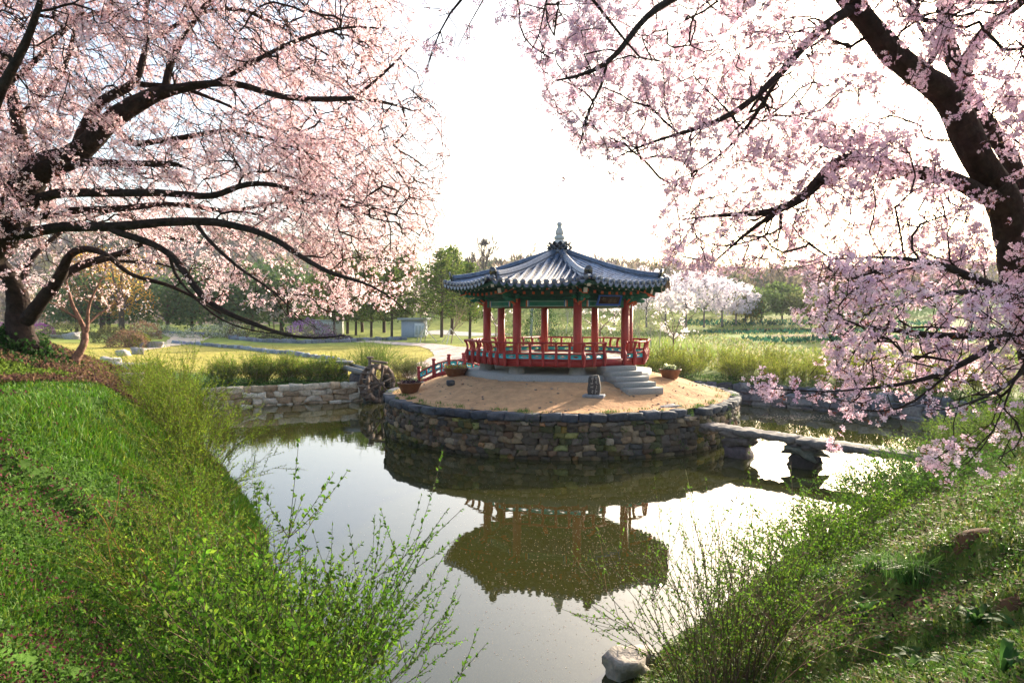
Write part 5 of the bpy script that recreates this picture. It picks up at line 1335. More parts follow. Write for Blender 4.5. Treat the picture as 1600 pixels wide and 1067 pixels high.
# wispy fine shrub further along the left shore
bs = [onland(x, y) for x, y in ((-7.6, 15.6), (-7.0, 14.6), (-8.3, 16.6), (-8.9, 17.8), (-6.4, 13.4), (-7.9, 17.2), (-9.6, 19.0))]
shrub('shrub', 'tall wispy yellow-green shrub on the left shore beyond the near shrub', bs[0], 46, 2.4, 2.5, g, (.04, .075), .24, 36, ((.14, .22, .016), (.18, .25, .02), (.10, .18, .016)), 4, (.13, .10, .04), bases=bs, srad=.007, arch=.6)
bs = [onland(x, y) for x, y in ((-4.6, 9.4), (-4.2, 8.4), (-5.0, 10.6), (-5.6, 11.8), (-3.9, 7.6))]
shrub('shrub', 'mid-height green shrub with a few orange twigs between the near and the wispy shrub', bs[0], 36, 1.5, 2.0, g, (.035, .06), .34, 44, ((.115, .20, .016), (.08, .165, .016), (.15, .22, .022)), 5, (.16, .09, .04), bases=bs, arch=.5)
# right side shrubs
g = np.random.default_rng(202)
bs = [onland(1.95, 6.3), onland(2.15, 6.7)]
shrub('shrub', 'airy vase-shaped shrub with thin brown stems and tiny leaves in the near right', bs[0], 30, 2.5, 2.1, g, (.02, .046), .5, 26, ((.09, .18, .02), (.12, .21, .025), (.065, .14, .016)), 4, (.14, .09, .06), bases=bs, srad=.007, arch=.35)
bs = [onland(x, y) for x, y in ((2.9, 7.4), (3.4, 8.4), (2.6, 7.0), (3.9, 9.2))]
shrub('shrub', 'low dense green shrub just right of the airy vase-shaped shrub', bs[0], 18, 1.1, 1.9, g, (.026, .048), .5, 42, GREEN, 5, bases=bs)
bs = [onland(x, y) for x, y in ((4.8, 10.6), (5.5, 11.6), (4.3, 9.8), (6.0, 11.2), (5.9, 12.8))]
shrub('shrub', 'bushy green shrub on the right bank below the end of the slab bridge', bs[0], 36, 1.0, 2.2, g, (.034, .06), .5, 42, GREEN, 5, bases=bs)
bs = [onland(x, y) for x, y in ((7.4, 13.8), (8.4, 14.8), (7.9, 12.8), (9.4, 16.0))]
shrub('shrub', 'dark green spreading shrub at the foot of the slab bridge on the right bank', bs[0], 54, 1.2, 2.6, g, (.04, .07), .5, 36, ((.05, .12, .02), (.065, .14, .02)), 5, bases=bs)
bs = [onland(x, y) for x, y in ((11.2, 17.6), (12.4, 18.8), (13.8, 20.4), (15.2, 22.2), (12.6, 16.8))]
shrub('shrub', 'loose yellow-green shrub behind the bridge end on the far right shore', bs[0], 50, 1.8, 2.8, g, (.045, .08), .4, 30, ((.09, .16, .025), (.11, .17, .03)), 4, bases=bs)
# hedges of fine upright growth
g = np.random.default_rng(203)
def line_pts(pts, d, g, j=.4):
    pts = np.asarray(pts, float); s = np.r_[0, np.cumsum(np.hypot(*np.diff(pts, axis=0).T))]; q = np.arange(0, s[-1], d)
    return [onland(np.interp(a, s, pts[:, 0]) + g.normal(0, j), np.interp(a, s, pts[:, 1]) + g.normal(0, j)) for a in q]
YEL = ((.20, .25, .025), (.26, .29, .035), (.15, .21, .022), (.32, .32, .06))
b_ = line_pts([(7.2, 39.6), (10, 39.2), (13.0, 37.6), (16.0, 34.6), (19.6, 31.6), (22.6, 29.5)], .55, g, .35)
shrub('hedge', 'long yellow-green hedge of upright shoots along the far right bank', b_[len(b_) // 2], 30, 1.7, 1.5, g, (.06, .12), .3, 26, YEL, 3, (.15, .12, .05), bases=b_, cat='hedge', arch=.45, srad=.009, seg=6)
b_ = line_pts([(6.5, 42.6), (12, 42.4), (17, 39.0), (23, 35)], .8, g, .4)
shrub('hedge', 'second row of yellow-green hedge behind the right bank hedge', b_[len(b_) // 2], 26, 1.9, 1.6, g, (.07, .13), .3, 24, YEL, 3, (.15, .12, .05), bases=b_, cat='hedge', arch=.45, srad=.01, seg=6)
OLI = ((.14, .26, .02), (.22, .30, .03), (.10, .20, .018), (.32, .30, .06))
b_ = line_pts([(-15.2, 35.2), (-12, 36.9), (-9.8, 38.0)], .3, g, .35)
shrub('hedge', 'green and ochre hedge on top of the tan stone wall left of the water wheel', b_[len(b_) // 2], 40, 1.75, 1.5, g, (.055, .10), .3, 28, OLI, 4, (.16, .11, .05), bases=b_, cat='hedge', arch=.6, srad=.009, seg=6)
b_ = line_pts([(-16, 31.5), (-14.9, 29), (-13.4, 26.4)], .5, g, .4)
shrub('hedge', 'low green bank planting curving down from the tan wall towards the wispy shrub', b_[len(b_) // 2], 40, 1.2, 1.6, g, (.05, .095), .3, 28, OLI, 4, (.16, .11, .05), bases=b_, cat='hedge', arch=.6, srad=.009, seg=6)
b_ = [onland(x, y) for x, y in ((-8.0, 39.8), (-7.4, 39.3), (-8.6, 39.6))]
shrub('shrub', 'bright green fountain-shaped shrub right behind the water wheel', b_[0], 60, 2.5, 2.6, g, (.05, .10), .22, 16, ((.12, .22, .025), (.15, .25, .03)), 4, (.12, .14, .04), bases=b_, arch=.5, srad=.009, seg=7)
b_ = [onland(x, y) for x, y in ((-6.2, 38.2), (-5.6, 38.0), (-6.0, 39.2), (-5.2, 38.4))]
shrub('shrub', 'grey-green grassy shrub between the water wheel and the bird house', b_[0], 50, 1.5, 1.6, g, (.05, .09), .25, 16, ((.11, .15, .04), (.14, .17, .05)), 4, bases=b_, arch=.5, srad=.008, seg=6)
b_ = line_pts([(3.0, 40.2), (6.6, 40.2)], .6, g, .3)
shrub('hedge', 'yellow-green shrubs behind the pavilion at the back of the island', b_[1], 18, 1.2, 1.4, g, (.05, .09), .3, 16, YEL, 3, bases=b_, cat='hedge', seg=6)

# ------------------------------------------------------------------ clipped bushes and flower beds in the garden
def bush(p, sx, sy, sz, label, cols, g, n=1600, leaf=.10, name='bush', cat='bush', group=None):
    t = thing(name, label, cat, p, group=group); v = rvec(n, g); v[:, 2] = np.abs(v[:, 2]); r = g.uniform(.55, 1.0, (n, 1)) ** .35
    lump = 1 + .10 * np.sin(v[:, 0:1] * 7 + p[0]) * np.sin(v[:, 1:2] * 6 + 1) + .06 * np.sin(v[:, 2:3] * 9 + v[:, 0:1] * 11)
    pos = p + v * r * lump * np.array([sx / 2, sy / 2, sz]) - np.array([0, 0, .05]); ml = MB()
    V, F = leaves(pos, unit(v + rvec(n, g) * .9), rvec(n, g), g.uniform(.6, 1.3, n) * leaf, leaf * .6)
    cs = np.array(cols)[g.integers(0, len(cols), n)]; ml.add(V, F, np.clip(cs * (1 + .25 * g.standard_normal((n, 1))), .004, .9)); ml.build('foliage', M['far_leaf'], t)
    ms = MB()
    for _ in range(14):
        d = rvec(1, g)[0]; d[2] = abs(d[2]); V, F = tube([p + [0, 0, -.05], p + d * np.array([sx, sy, 2 * sz]) * .25, p + d * np.array([sx, sy, 2 * sz]) * .46], [.03, .02, .008], 4); ms.add(V, F, (.10, .07, .05))
    ms.build('stems', M['twig'], t); return t
g = np.random.default_rng(204)
RB = ((.22, .12, .085), (.26, .15, .10), (.18, .11, .07), (.20, .16, .07)); DG = ((.035, .07, .025), (.045, .085, .03)); OLV = ((.12, .13, .05), (.15, .14, .06))
for (px, py, sx, sz, cols, lb) in ((200, 543, 3.4, 1.5, RB, 'round clipped red-brown bush on the left lawn'), (216, 542, 2.2, 1.2, ((.22, .22, .04), (.17, .18, .04)), 'yellow-green clipped bush on the right flank of the red-brown bush'),
                                   (225, 530, 4.0, 2.0, RB, 'larger red-brown bush behind the clipped bushes'), (172, 535, 3.2, 1.7, OLV, 'olive bush between the crooked cherry and the red-brown bush'),
                                   (105, 528, 6.0, 1.8, OLV, 'long dull olive hedge behind the crooked young cherry'), (60, 522, 4, 1.5, ((.55, .10, .42), (.62, .2, .5)), 'magenta azalea behind the thick left trunk'),
                                   (5, 522, 4, 1.5, ((.55, .14, .42), (.6, .25, .5)), 'pink azalea at the far left edge'), (240, 526, 7, 1.6, ((.45, .50, .36), (.20, .28, .10)), 'white-flowering low hedge beside the pale garden path'),
                                   (322, 528, 6, 1.6, ((.18, .26, .09), (.5, .52, .42)), 'white-flecked green bush in the far flower bed'), (384, 528, 4.5, 2.4, ((.13, .09, .06), (.10, .10, .05)), 'dark brown clipped bush in the far flower bed'),
                                   (352, 527, 5, 1.8, ((.16, .22, .10), (.45, .45, .40)), 'pale green bush beside the dark brown clipped bush'), (482, 527, 5.5, 2.2, ((.50, .20, .52), (.58, .30, .60)), 'lilac-pink azalea bush below the end of the arching limb'),
                                   (500, 529, 4, 2.0, ((.30, .24, .22), (.24, .20, .18)), 'grey-brown bush to the right of the lilac-pink azalea'), (520, 533, 4.5, .8, ((.14, .08, .16), (.10, .09, .09)), 'low dark purple flower bed behind the lawn edging'),
                                   (435, 531, 4, 1.0, ((.08, .10, .04), (.12, .10, .05)), 'low dark green bush under the arching limb'), (845, 545, 3.0, 4.2, ((.03, .07, .02), (.045, .09, .025)), 'dark conical evergreen bush seen between the pavilion columns')):
    p = hit(px, py, ymin=24 if px < 700 else 42); bush(p, sx, sx * .8, sz, lb, cols, g, 1500 if sx < 5 else 1900, .09 if p[1] < 45 else .16)
# ------------------------------------------------------------------ trees beyond the garden
def pine(p, h, w_, label, g, cols, trunkh=.3, n=2600, needle=.30, group=None, name='pine_tree'):
    t = thing(name, label, 'pine tree', p, group=group); mt = MB(); V, F = tube([p + [0, 0, -.2], p + [.1, 0, h * .45], p + [.02, .05, h * .97]], [.17 * h / 8, .12 * h / 8, .03], 7); mt.add(V, F, (.09, .06, .045))
    pos = []; k = 26
    for i in range(k):
        f = (i / (k - 1)) ** .9; z = h * (trunkh + (1 - trunkh) * f); rr = w_ / 2 * (1 - f) ** .75 * g.uniform(.65, 1.15) * (.75 + .5 * min(1, f * 5)) + .15
        for b in range(5 if f < .85 else 3):
            a = g.uniform(0, 6.28); e = p + np.array([math.cos(a) * rr, math.sin(a) * rr, z + rr * .05]); s = p + np.array([0, 0, z - rr * .12])
            V, F = tube([s, (s + e) / 2 + [0, 0, .05], e], [.035, .025, .012], 3); mt.add(V, F, (.09, .06, .045)); m = int(n / (k * 5)) + 2
            q = g.uniform(.25, 1.05, (m, 1)); pos.append(s + (e - s) * q + g.normal(0, .05 * w_, (m, 3)) * np.array([1, 1, .45]))
    mt.build('trunk', M['bark'], t, smooth=True); pos = np.concatenate(pos); m = len(pos); ml = MB(); d = unit(rvec(m, g) + np.array([0, 0, .45])); V, F = leaves(pos, d, rvec(m, g), g.uniform(.7, 1.5, m) * needle, needle * .42)
    cs = np.array(cols)[g.integers(0, len(cols), m)]; ml.add(V, F, np.clip(cs * (1 + .25 * g.standard_normal((m, 1))), .004, .9)); ml.build('crown', M['far_leaf'], t); return t
g = np.random.default_rng(205)
PN = ((.10, .16, .025), (.13, .19, .03), (.07, .12, .02), (.18, .21, .045))
k = 0
where = ['leftmost pine of the grove behind the lawn', 'second pine from the left in the grove behind the lawn', 'slim pine in the middle of the grove behind the lawn', 'broad pine in the middle of the grove left of the grey shed', 'tall pine directly left of the grey shed',
         'pine tree just right of the grey shed', 'pine tree with a bare trunk beside the pavilion eave', 'dense pine tucked behind the left corner of the pavilion roof', 'far pine at the back of the grove', 'far slim pine behind the grove', 'short pine in front of the blue hills']
protos = [pine(hit(px, py, ymin=40), h, w2, lb, g, PN, .26, 3000, .34, 'pines of the grove behind the lawn') for (px, py, h, w2, lb) in ((522, 526, 8.0, 6.0, where[0]), (580, 527, 8.6, 7.0, where[3]), (734, 529, 8.2, 6.0, where[6]))]
for (px, py, s_, pi_, lb) in ((543, 522, 1.15, 1, where[1]), (556, 524, .95, 0, where[2]), (612, 527, 1.05, 2, where[4]), (690, 527, 1.2, 1, where[5]), (706, 523, 1.4, 0, where[7]), (600, 520, 1.35, 0, where[8]), (566, 519, 1.3, 2, where[9]), (492, 521, .95, 1, where[10]), (636, 519, 1.4, 1, 'far broad pine behind the grey shed')):
    q = hit(px, py, ymin=40); copy_tree(protos[pi_], q, g.uniform(0, 6), s_ * g.uniform(.92, 1.06), lb)
def broad(p, h, w_, label, g, cols, n=2200, leaf=.5, name='evergreen_tree', cat='tree', group=None):
    t = thing(name, label, cat, p, group=group); mt = MB(); V, F = tube([p + [0, 0, -.2], p + [0, 0, h * .3], p + [.1, 0, h * .6]], [.03 * h, .025 * h, .012 * h], 7); mt.add(V, F, (.08, .06, .045)); pos = []
    for _ in range(13):
        v = rvec(1, g)[0]; c = p + np.array([0, 0, h * .58]) + v * np.array([w_ * .34, w_ * .34, h * .30]); m = n // 13; r = g.uniform(.16, .26) * w_
        u = rvec(m, g) * g.uniform(.3, 1, (m, 1)) ** .4; pos.append(c + u * np.array([r, r, r * .8])); V, F = tube([p + [0, 0, h * .25], c], [.012 * h, .004 * h], 4); mt.add(V, F, (.08, .06, .045))
    mt.build('trunk', M['bark'], t, smooth=True); pos = np.concatenate(pos); m = len(pos); ml = MB(); V, F = leaves(pos, rvec(m, g), rvec(m, g), g.uniform(.6, 1.4, m) * leaf, leaf * .6)
    cs = np.array(cols)[g.integers(0, len(cols), m)]; ml.add(V, F, np.clip(cs * (1 + .22 * g.standard_normal((m, 1))), .004, .9)); ml.build('crown', M['far_leaf'], t); return t
g = np.random.default_rng(206)
BG = ((.07, .13, .055), (.09, .16, .06), (.11, .16, .05))
pr = broad(hit(262, 518), 8, 11, 'dark evergreen tree behind the white low hedge', g, BG)
for (px, py, s_, lb) in ((300, 518, 1.1, 'dark evergreen tree to the left of the far flower bed'), (345, 518, 1.25, 'tall dark evergreen behind the far flower bed'), (395, 518, 1.2, 'dark evergreen above the dark brown clipped bush'), (440, 518, 1.3, 'dark evergreen behind the small pale cherry'),
                         (470, 518, 1.1, 'dark evergreen above the lilac-pink azalea'), (170, 519, 1.15, 'dark evergreen behind the red-brown bushes'), (120, 519, 1.0, 'dark evergreen behind the olive hedge')):
    copy_tree(pr, hit(px, py, ymin=30), g.uniform(0, 6), s_, lb)
broad(hit(190, 522), 13, 11, 'golden yellow budding tree glowing behind the brown bushes', g, ((.55, .32, .05), (.60, .40, .10), (.45, .24, .05)), 1500, .35, 'deciduous_tree')
broad(hit(160, 520), 12, 10, 'orange-brown budding tree behind the crooked young cherry', g, ((.40, .22, .08), (.34, .20, .10)), 1200, .35, 'deciduous_tree')
for (px, py, h, w2, cols, lb) in ((1190, 505, 5.5, 7, ((.13, .20, .05), (.16, .22, .06)), 'light green round tree at the right end of the orchard'), (1222, 500, 5, 7.5, ((.12, .18, .05), (.14, .19, .05)), 'olive green round tree on the slope behind the far fields'), (1165, 503, 4.5, 5, ((.36, .30, .05), (.30, .26, .06)), 'yellow flowering bush-like tree at the end of the orchard'),
                                  (1265, 508, 4.5, 8, ((.16, .17, .06), (.13, .15, .05)), 'yellowish low tree on the right behind the far fields'), (1330, 520, 7, 10, ((.10, .12, .04), (.16, .13, .06)), 'brown-green tree in the right distance behind the blossom')):
    broad(hit(px, py, ymin=60), h, w2, lb, g, cols, 1500, .5, 'deciduous_tree')
# bare leafless trees
def bare_tree(p, h, g, label, group, col=(.11, .085, .075), depth=5, parent_only=False, r0=None, sprd=.5, k0=4):
    t = thing('bare_tree', label, 'tree', p, group=group); mb, mt = MB(), MB()
    def br(a, d, L, r, lev):
        n = 4; pts = [a]
        for i in range(n): d = unit(d + g.normal(0, .10, 3) + np.array([0, 0, .05])); pts.append(pts[-1] + d * L / n)
        V, F = tube(pts, np.linspace(r, r * .62, n + 1), 5 if lev == 0 else 3); (mt if lev == 0 else mb).add(V, F, np.array(col) * g.uniform(.8, 1.25))
        if lev < depth:
            for _ in range(k0 if lev == 0 else g.integers(2, 4)):
                k = g.integers(1 if lev else 2, n + 1); br(pts[k], unit(d + rvec(1, g)[0] * sprd * 1.25 + np.array([0, 0, .2])), L * g.uniform(.55, .78), max(r * .5, (.05 if r0 is None else .012) * h / 12), lev + 1)
    br(p - np.array([0, 0, .2]), np.array([0, 0, 1.0]), h * .42, r0 or h * .022, 0)
    mt.build('trunk', M['twig'], t); mb.build('crown', M['twig'], t); return t
g = np.random.default_rng(207)
def ridge(px, Y):
    x = float(ray(px, 495)[0] * Y); return onland(x, Y)
pr = [bare_tree(ridge(px, py), h, g, lb, 'bare trees on the ridge', depth=5) for (px, py, h, lb) in ((757, 150, 14, 'tall bare tree carrying a bird nest on the ridge left of the roof'), (726, 155, 13, 'bare pale tree on the ridge left of the bird nest tree'), (812, 150, 12.5, 'bare forked tree on the ridge behind the roof slope'))]
# the nest in the first of them
tp = np.array(pr[0].location) + [0, 0, 11.0]; nb = MB()
for _ in range(140):
    a = g.normal(0, .38, 3) * [1, 1, .7]; d = rvec(1, g)[0] * [1, 1, .5] * .5; V, F = obox(tp + a - d, tp + a + d, .06, .06); nb.add(V, F, (.03, .025, .02))
tag(nb.build('bird_nest', M['twig']), 'dark round bird nest high in the bare ridge tree', 'nest')
names = 'bare leafless tree in the grey line of trees along the ridge'
for i, px in enumerate([640, 655, 672, 690, 702, 715, 740, 748, 768, 778, 792, 800, 826, 840, 905, 935, 960, 985, 1003, 1016, 1024, 1036, 1048, 1062, 1080, 1098, 1118, 1140, 1165, 1190, 1215]):
    q = ridge(px, g.uniform(150, 190))
    sc = g.uniform(.5, .75)
    if px in (1024, 1048, 985, 960): sc *= 1.25
    c = copy_tree(pr[i % 3], q, g.uniform(0, 6), sc, names)
    for ch in c.children: pass
# young staked tree by the path
p = hit(704, 537, ymin=30)
t = bare_tree(p, 5.2, g, 'young bare fan-shaped tree held by white stakes beside the path', None, (.34, .24, .15), 4, r0=.06, sprd=.45, k0=6)
for a in (0.3, 2.4, 4.5):
    q = p + np.array([math.cos(a), math.sin(a), 0]) * 1.3; q[2] = gz(q[0], q[1]); V, F = tube([q, p + [0, 0, 1.5]], .045, 5); MB().add(V, F, (.55, .50, .42)).build('stake', M['twig'], t)
p = hit(663, 534, ymin=30); t = bare_tree(p, 4.2, g, 'small staked sapling in front of the grey shed', None, (.30, .22, .15), 4, r0=.05, sprd=.45, k0=5)
for a in (0.3, 2.4, 4.5):
    q = p + np.array([math.cos(a), math.sin(a), 0]) * 1.3; q[2] = gz(q[0], q[1]); V, F = tube([q, p + [0, 0, 1.5]], .045, 5); MB().add(V, F, (.55, .50, .42)).build('stake', M['twig'], t)
for i, (px, py, h) in enumerate(((1000, 548, 5), (1018, 550, 4.6), (1030, 547, 5.2), (985, 545, 4.2), (858, 520, 8), (885, 522, 7), (806, 528, 6))):
    bare_tree(hit(px, py, ymin=44), h, g, ['thin pale sapling right behind the pavilion corner column', 'second thin pale sapling right of the pavilion', 'third thin pale sapling right of the pavilion beside the white young tree', 'thin pale sapling between the last two columns', 'thin leafless tree in the meadow seen through the pavilion', 'thin leafless tree near the right front column in the meadow', 'thin leafless tree in the meadow near the utility pole'][i], None, (.40, .36, .28), 4, r0=.05, sprd=.35, k0=5)
# leaning utility pole seen through the pavilion
p = hit(829, 532, ymin=45); V, F = tube([p + [0, 0, -.3], p + [.35, 0, 8.0]], [.16, .12], 10, True); m_ = thing('utility_pole', 'blue-grey leaning utility pole seen between the pavilion columns', 'pole', p)
MB().add(V, F, (.26, .30, .36)).build('pole', M['paint'], m_, smooth=True); V, F = obox(p + [-.6, 0, 7.5], p + [1.3, 0, 7.5], .1, .1); MB().add(V, F, (.2, .2, .2)).build('crossarm', M['paint'], m_)
# grey shed between the pines
p = hit(644, 527, ymin=60); s_ = p[1] / 1067; sh = thing('shed', 'grey-blue garden shed with a white front between the pines', 'shed', p)
W_ = 34 * s_; H_ = 27 * s_
V, F = box_vf(p + [0, 2, H_ / 2 - .3], (W_, 4, H_ + .6)); MB().add(V, F, (.34, .38, .45)).build('wall', M['paint'], sh)
V, F = box_vf(p + [W_ * .36, -.06, H_ * .42], (W_ * .5, .1, H_ * .8)); MB().add(V, F, (.75, .75, .75)).build('white_front', M['paint'], sh)
for i in range(3):
    V, F = box_vf(p + [W_ * (.2 + .16 * i), -.14, H_ * .42], (W_ * .10, .06, H_ * .5)); MB().add(V, F, (.45, .48, .5)).build('window', M['paint'], sh)
V, F = box_vf(p + [0, 2, H_ + .12], (W_ + .8, 4.8, .24)); MB().add(V, F, (.40, .42, .46)).build('roof', M['paint'], sh)
p = hit(515, 522, ymin=60); V, F = box_vf(p + [0, 0, .9], (3.6, 1.5, 1.8), .1, .08); m_ = thing('garden_store_box', 'small whitish storage box at the left end of the pine grove', 'box', p); MB().add(V, F, (.55, .57, .55)).build('body', M['paint'], m_); V, F = box_vf(p + [0, 0, 1.86], (3.8, 1.7, .12), .1); MB().add(V, F, (.4, .42, .42)).build('lid', M['paint'], m_)
# woodland covering the hills
g = np.random.default_rng(208)
def woods(name, label, n, xr, yr, hr, cols, g, per=60, leaf=(1.2, 3.0), thin=.16):
    x = g.uniform(*xr, n); y = g.uniform(*yr, n); z = gz(x, y); h = g.uniform(*hr, n); mb = MB(); v = rvec(n * per, g); r = g.uniform(.2, 1, (n * per, 1)) ** .45
    c = np.repeat(np.c_[x, y, z + h * .55], per, 0); hh = np.repeat(h, per)[:, None]; pos = c + v * r * hh * np.array([.38, .38, .45]); L = g.uniform(*leaf, n * per) * np.repeat(h, per) / 9
    V, F = leaves(pos, unit(v * np.array([.6, .6, .5]) + rvec(n * per, g) * .5 + [0, 0, .6]), rvec(n * per, g), L, L * thin)
    cc = np.array(cols)[g.integers(0, len(cols), n)] * g.uniform(.7, 1.3, (n, 1)); cc = np.repeat(cc, per, 0) * g.uniform(.75, 1.25, (n * per, 1)); mb.add(V, F, np.clip(cc, .004, .9))
    return tag(mb.build(name, M['far_leaf']), label, 'woodland', kind='stuff')
WC = ((.17, .145, .14), (.20, .16, .13), (.15, .13, .14), (.22, .19, .12), (.16, .16, .08), (.24, .17, .10), (.07, .09, .05))
woods('woodland', 'grey-brown leafless woodland on the slope right of and behind the pavilion', 1700, (-30, 190), (118, 250), (3.6, 6.5), WC, g, 100, (.8, 1.8), .35)
woods('woodland', 'hazy blue-grey woodland on the high hills at the left', 1100, (-380, 40), (205, 520), (7, 11), WC, g, 70, (1.4, 3.0), .35)
woods('woodland', 'dense low grey-brown thicket at the foot of the far left hills', 380, (-170, -25), (120, 165), (4, 7.5), WC, g, 90, (1.0, 2.0), .3)
# ------------------------------------------------------------------ grass, ground cover, litter, petals
g = np.random.default_rng(301)
def scatter(n, xr, yr, g, dens, maxn):
    x = g.uniform(*xr, n); y = g.uniform(*yr, n); d, _ = seg_dist(x, y, POND); ok = ~inside(x, y, POND) & (d > .05) & (g.random(n) < np.clip(dens(x, y), 0, 1)); x, y = x[ok][:maxn], y[ok][:maxn]
    return np.c_[x, y, gz(x, y)]
def blades(mb, p, h, w_, cols, g, bend=.35, var=.25):
    n = len(p); a = g.uniform(0, 6.28, n); s = np.c_[np.cos(a), np.sin(a), 0 * a]; l = g.normal(0, bend, (n, 2)); up = np.c_[l, np.ones(n)]; h = np.broadcast_to(h, (n,))[:, None]; w_ = np.broadcast_to(w_, (n,))[:, None]
    b0 = p - [0, 0, .02]; m = b0 + unit(up * [.5, .5, 1]) * h * .55; t = b0 + unit(up * [1.3, 1.3, .9]) * h
    V = np.stack([b0 - s * w_, b0 + s * w_, m + s * w_ * .75, m - s * w_ * .75, t], 1).reshape(-1, 3); i = np.arange(n)[:, None] * 5
    cs = np.array(cols)[g.integers(0, len(cols), n)]; cs = np.clip(cs * (1 + var * g.standard_normal((n, 1))), .004, .9)
    mb.add(V, [np.concatenate([i, i + 1, i + 2, i + 3], 1), np.concatenate([i + 3, i + 2, i + 4], 1)], np.r_[cs, cs])
view = lambda x, y: (np.abs(x) < y * .95 + 1.6)
fall = lambda x, y: np.clip((5.0 / np.maximum(np.hypot(x, y), 1)) ** 1.4, .12, 1)
# left lawn: taller fresh grass in patches
tband = lambda x, y: np.hypot(x, y) - 17.3 - 1.6 * (x + 10.4)
mb = MB()
p = scatter(1100000, (-17, -1.2), (2.2, 20), g, lambda x, y: view(x, y) * fall(x, y) * (.55 + .45 * snoise(x, y, 1.1, 41)) * (tband(x, y) < .3 + .5 * snoise(x, y, 1, 44)), 230000)
dist = np.hypot(p[:, 0], p[:, 1]); tall = .5 + .5 * snoise(p[:, 0], p[:, 1], .7, 43)
far = sstep(6.5, 9, dist)
blades(mb, p, (.05 + .20 * tall ** 1.5 * (.2 + .8 * far)) * g.uniform(.7, 1.3, len(p)) * (1 + .35 * far), .0035 + .00045 * dist, ((.065, .185, .010), (.09, .215, .014), (.05, .14, .010), (.15, .22, .02)), g, .4)
tag(mb.build('grass', M['grass']), 'fresh green grass covering the sloping left bank', 'grass', kind='stuff')
# low clover-like ground cover with purple-red dead-nettle among it
mb = MB(); p = scatter(700000, (-12, -1.0), (1.8, 13), g, lambda x, y: view(x, y) * fall(x, y) * (.62 - .38 * snoise(x, y, 1.1, 41)), 90000); n = len(p); d = np.hypot(p[:, 0], p[:, 1])
q = p + np.c_[g.normal(0, .02, (n, 2)), g.uniform(.0, .075, n)]; V, F = leaves(q, rvec(n, g) + [0, 0, .35], rvec(n, g), (.018 + .0022 * d) * g.uniform(.7, 1.4, n), .014 + .0018 * d)
red = (snoise(p[:, 0], p[:, 1], 1.7, 45) > .0) & (g.random(n) < .33); cs = np.where(red[:, None], np.array([.115, .035, .045]), np.array([.055, .12, .02])); mb.add(V, F, np.clip(cs * (1 + .3 * g.standard_normal((n, 1))), .004, .9))
tag(mb.build('ground_cover', M['leaf']), 'low clover and purple-red dead-nettle in the near left grass', 'ground cover', kind='stuff')
# purple-brown slope below the big trunk
mb = MB(); p = scatter(400000, (-18, -7), (12, 26), g, lambda x, y: (tband(x, y) > -.2) * (tband(x, y) < 10) * (.5 + .5 * snoise(x, y, 1.2, 46)), 60000); n = len(p)
q = p + np.c_[g.normal(0, .02, (n, 2)), g.uniform(0, .10, n)]; V, F = leaves(q, rvec(n, g) + [0, 0, .5], rvec(n, g), g.uniform(.05, .10, n), .045)
grn = (snoise(p[:, 0], p[:, 1], .9, 47) + .8 * np.sin(tband(p[:, 0], p[:, 1]) * 1.1)) > .45; cs = np.where(grn[:, None], np.array([.11, .17, .025]), np.where(g.random((n, 1)) < .45, np.array([.12, .062, .055]), np.array([.17, .11, .06]))); mb.add(V, F, np.clip(cs * (1 + .3 * g.standard_normal((n, 1))), .004, .9))
tag(mb.build('ground_cover', M['leaf']), 'purple-brown and yellow-green ground cover on the slope below the thick trunk', 'ground cover', kind='stuff')
# right bank: short moss and grass, dead leaves, twigs
mb = MB(); p = scatter(1200000, (.2, 18), (2.0, 22), g, lambda x, y: view(x, y) * fall(x, y) * (.5 + .6 * snoise(x, y, 1.3, 51)), 165000); d = np.hypot(p[:, 0], p[:, 1])
blades(mb, p, g.uniform(.035, .10, len(p)) * (1 + .05 * d), .0035 + .0006 * d, ((.09, .17, .018), (.12, .18, .02), (.065, .14, .016), (.18, .18, .05)), g, .7)
tag(mb.build('grass', M['grass']), 'short mossy grass on the right bank', 'grass', kind='stuff')
mb = MB(); p = scatter(500000, (.2, 16), (2.0, 20), g, lambda x, y: view(x, y) * fall(x, y) * (.5 - .5 * snoise(x, y, 1.3, 51)), 26000); n = len(p); d = np.hypot(p[:, 0], p[:, 1])
q = p + np.c_[np.zeros((n, 2)), g.uniform(.005, .035, n)]; V, F = leaves(q, rvec(n, g) * [1, 1, .25], rvec(n, g) * .5 + [0, 0, 1], g.uniform(.025, .06, n) * (1 + .04 * d), .02 + .001 * d); mb.add(V, F, vary((.15, .085, .045), n, .45, g, .1) * .62)
tag(mb.build('leaf_litter', M['ground']), 'brown dead leaves strewn over the right bank', 'leaf litter', kind='stuff')
mb = MB(); p = scatter(500000, (.2, 14), (2.0, 18), g, lambda x, y: view(x, y) * fall(x, y) * (.3 + .5 * snoise(x, y, 1.9, 52)), 50000); n = len(p); d = np.hypot(p[:, 0], p[:, 1])
q = p + np.c_[np.zeros((n, 2)), g.uniform(.01, .06, n)]; V, F = leaves(q, rvec(n, g) + [0, 0, .5], rvec(n, g), g.uniform(.015, .04, n) * (1 + .05 * d), .016 + .001 * d); mb.add(V, F, vary((.06, .12, .022), n, .3, g, .1))
tag(mb.build('ground_cover', M['leaf']), 'tiny green weeds between the dead leaves on the right bank', 'ground cover', kind='stuff')
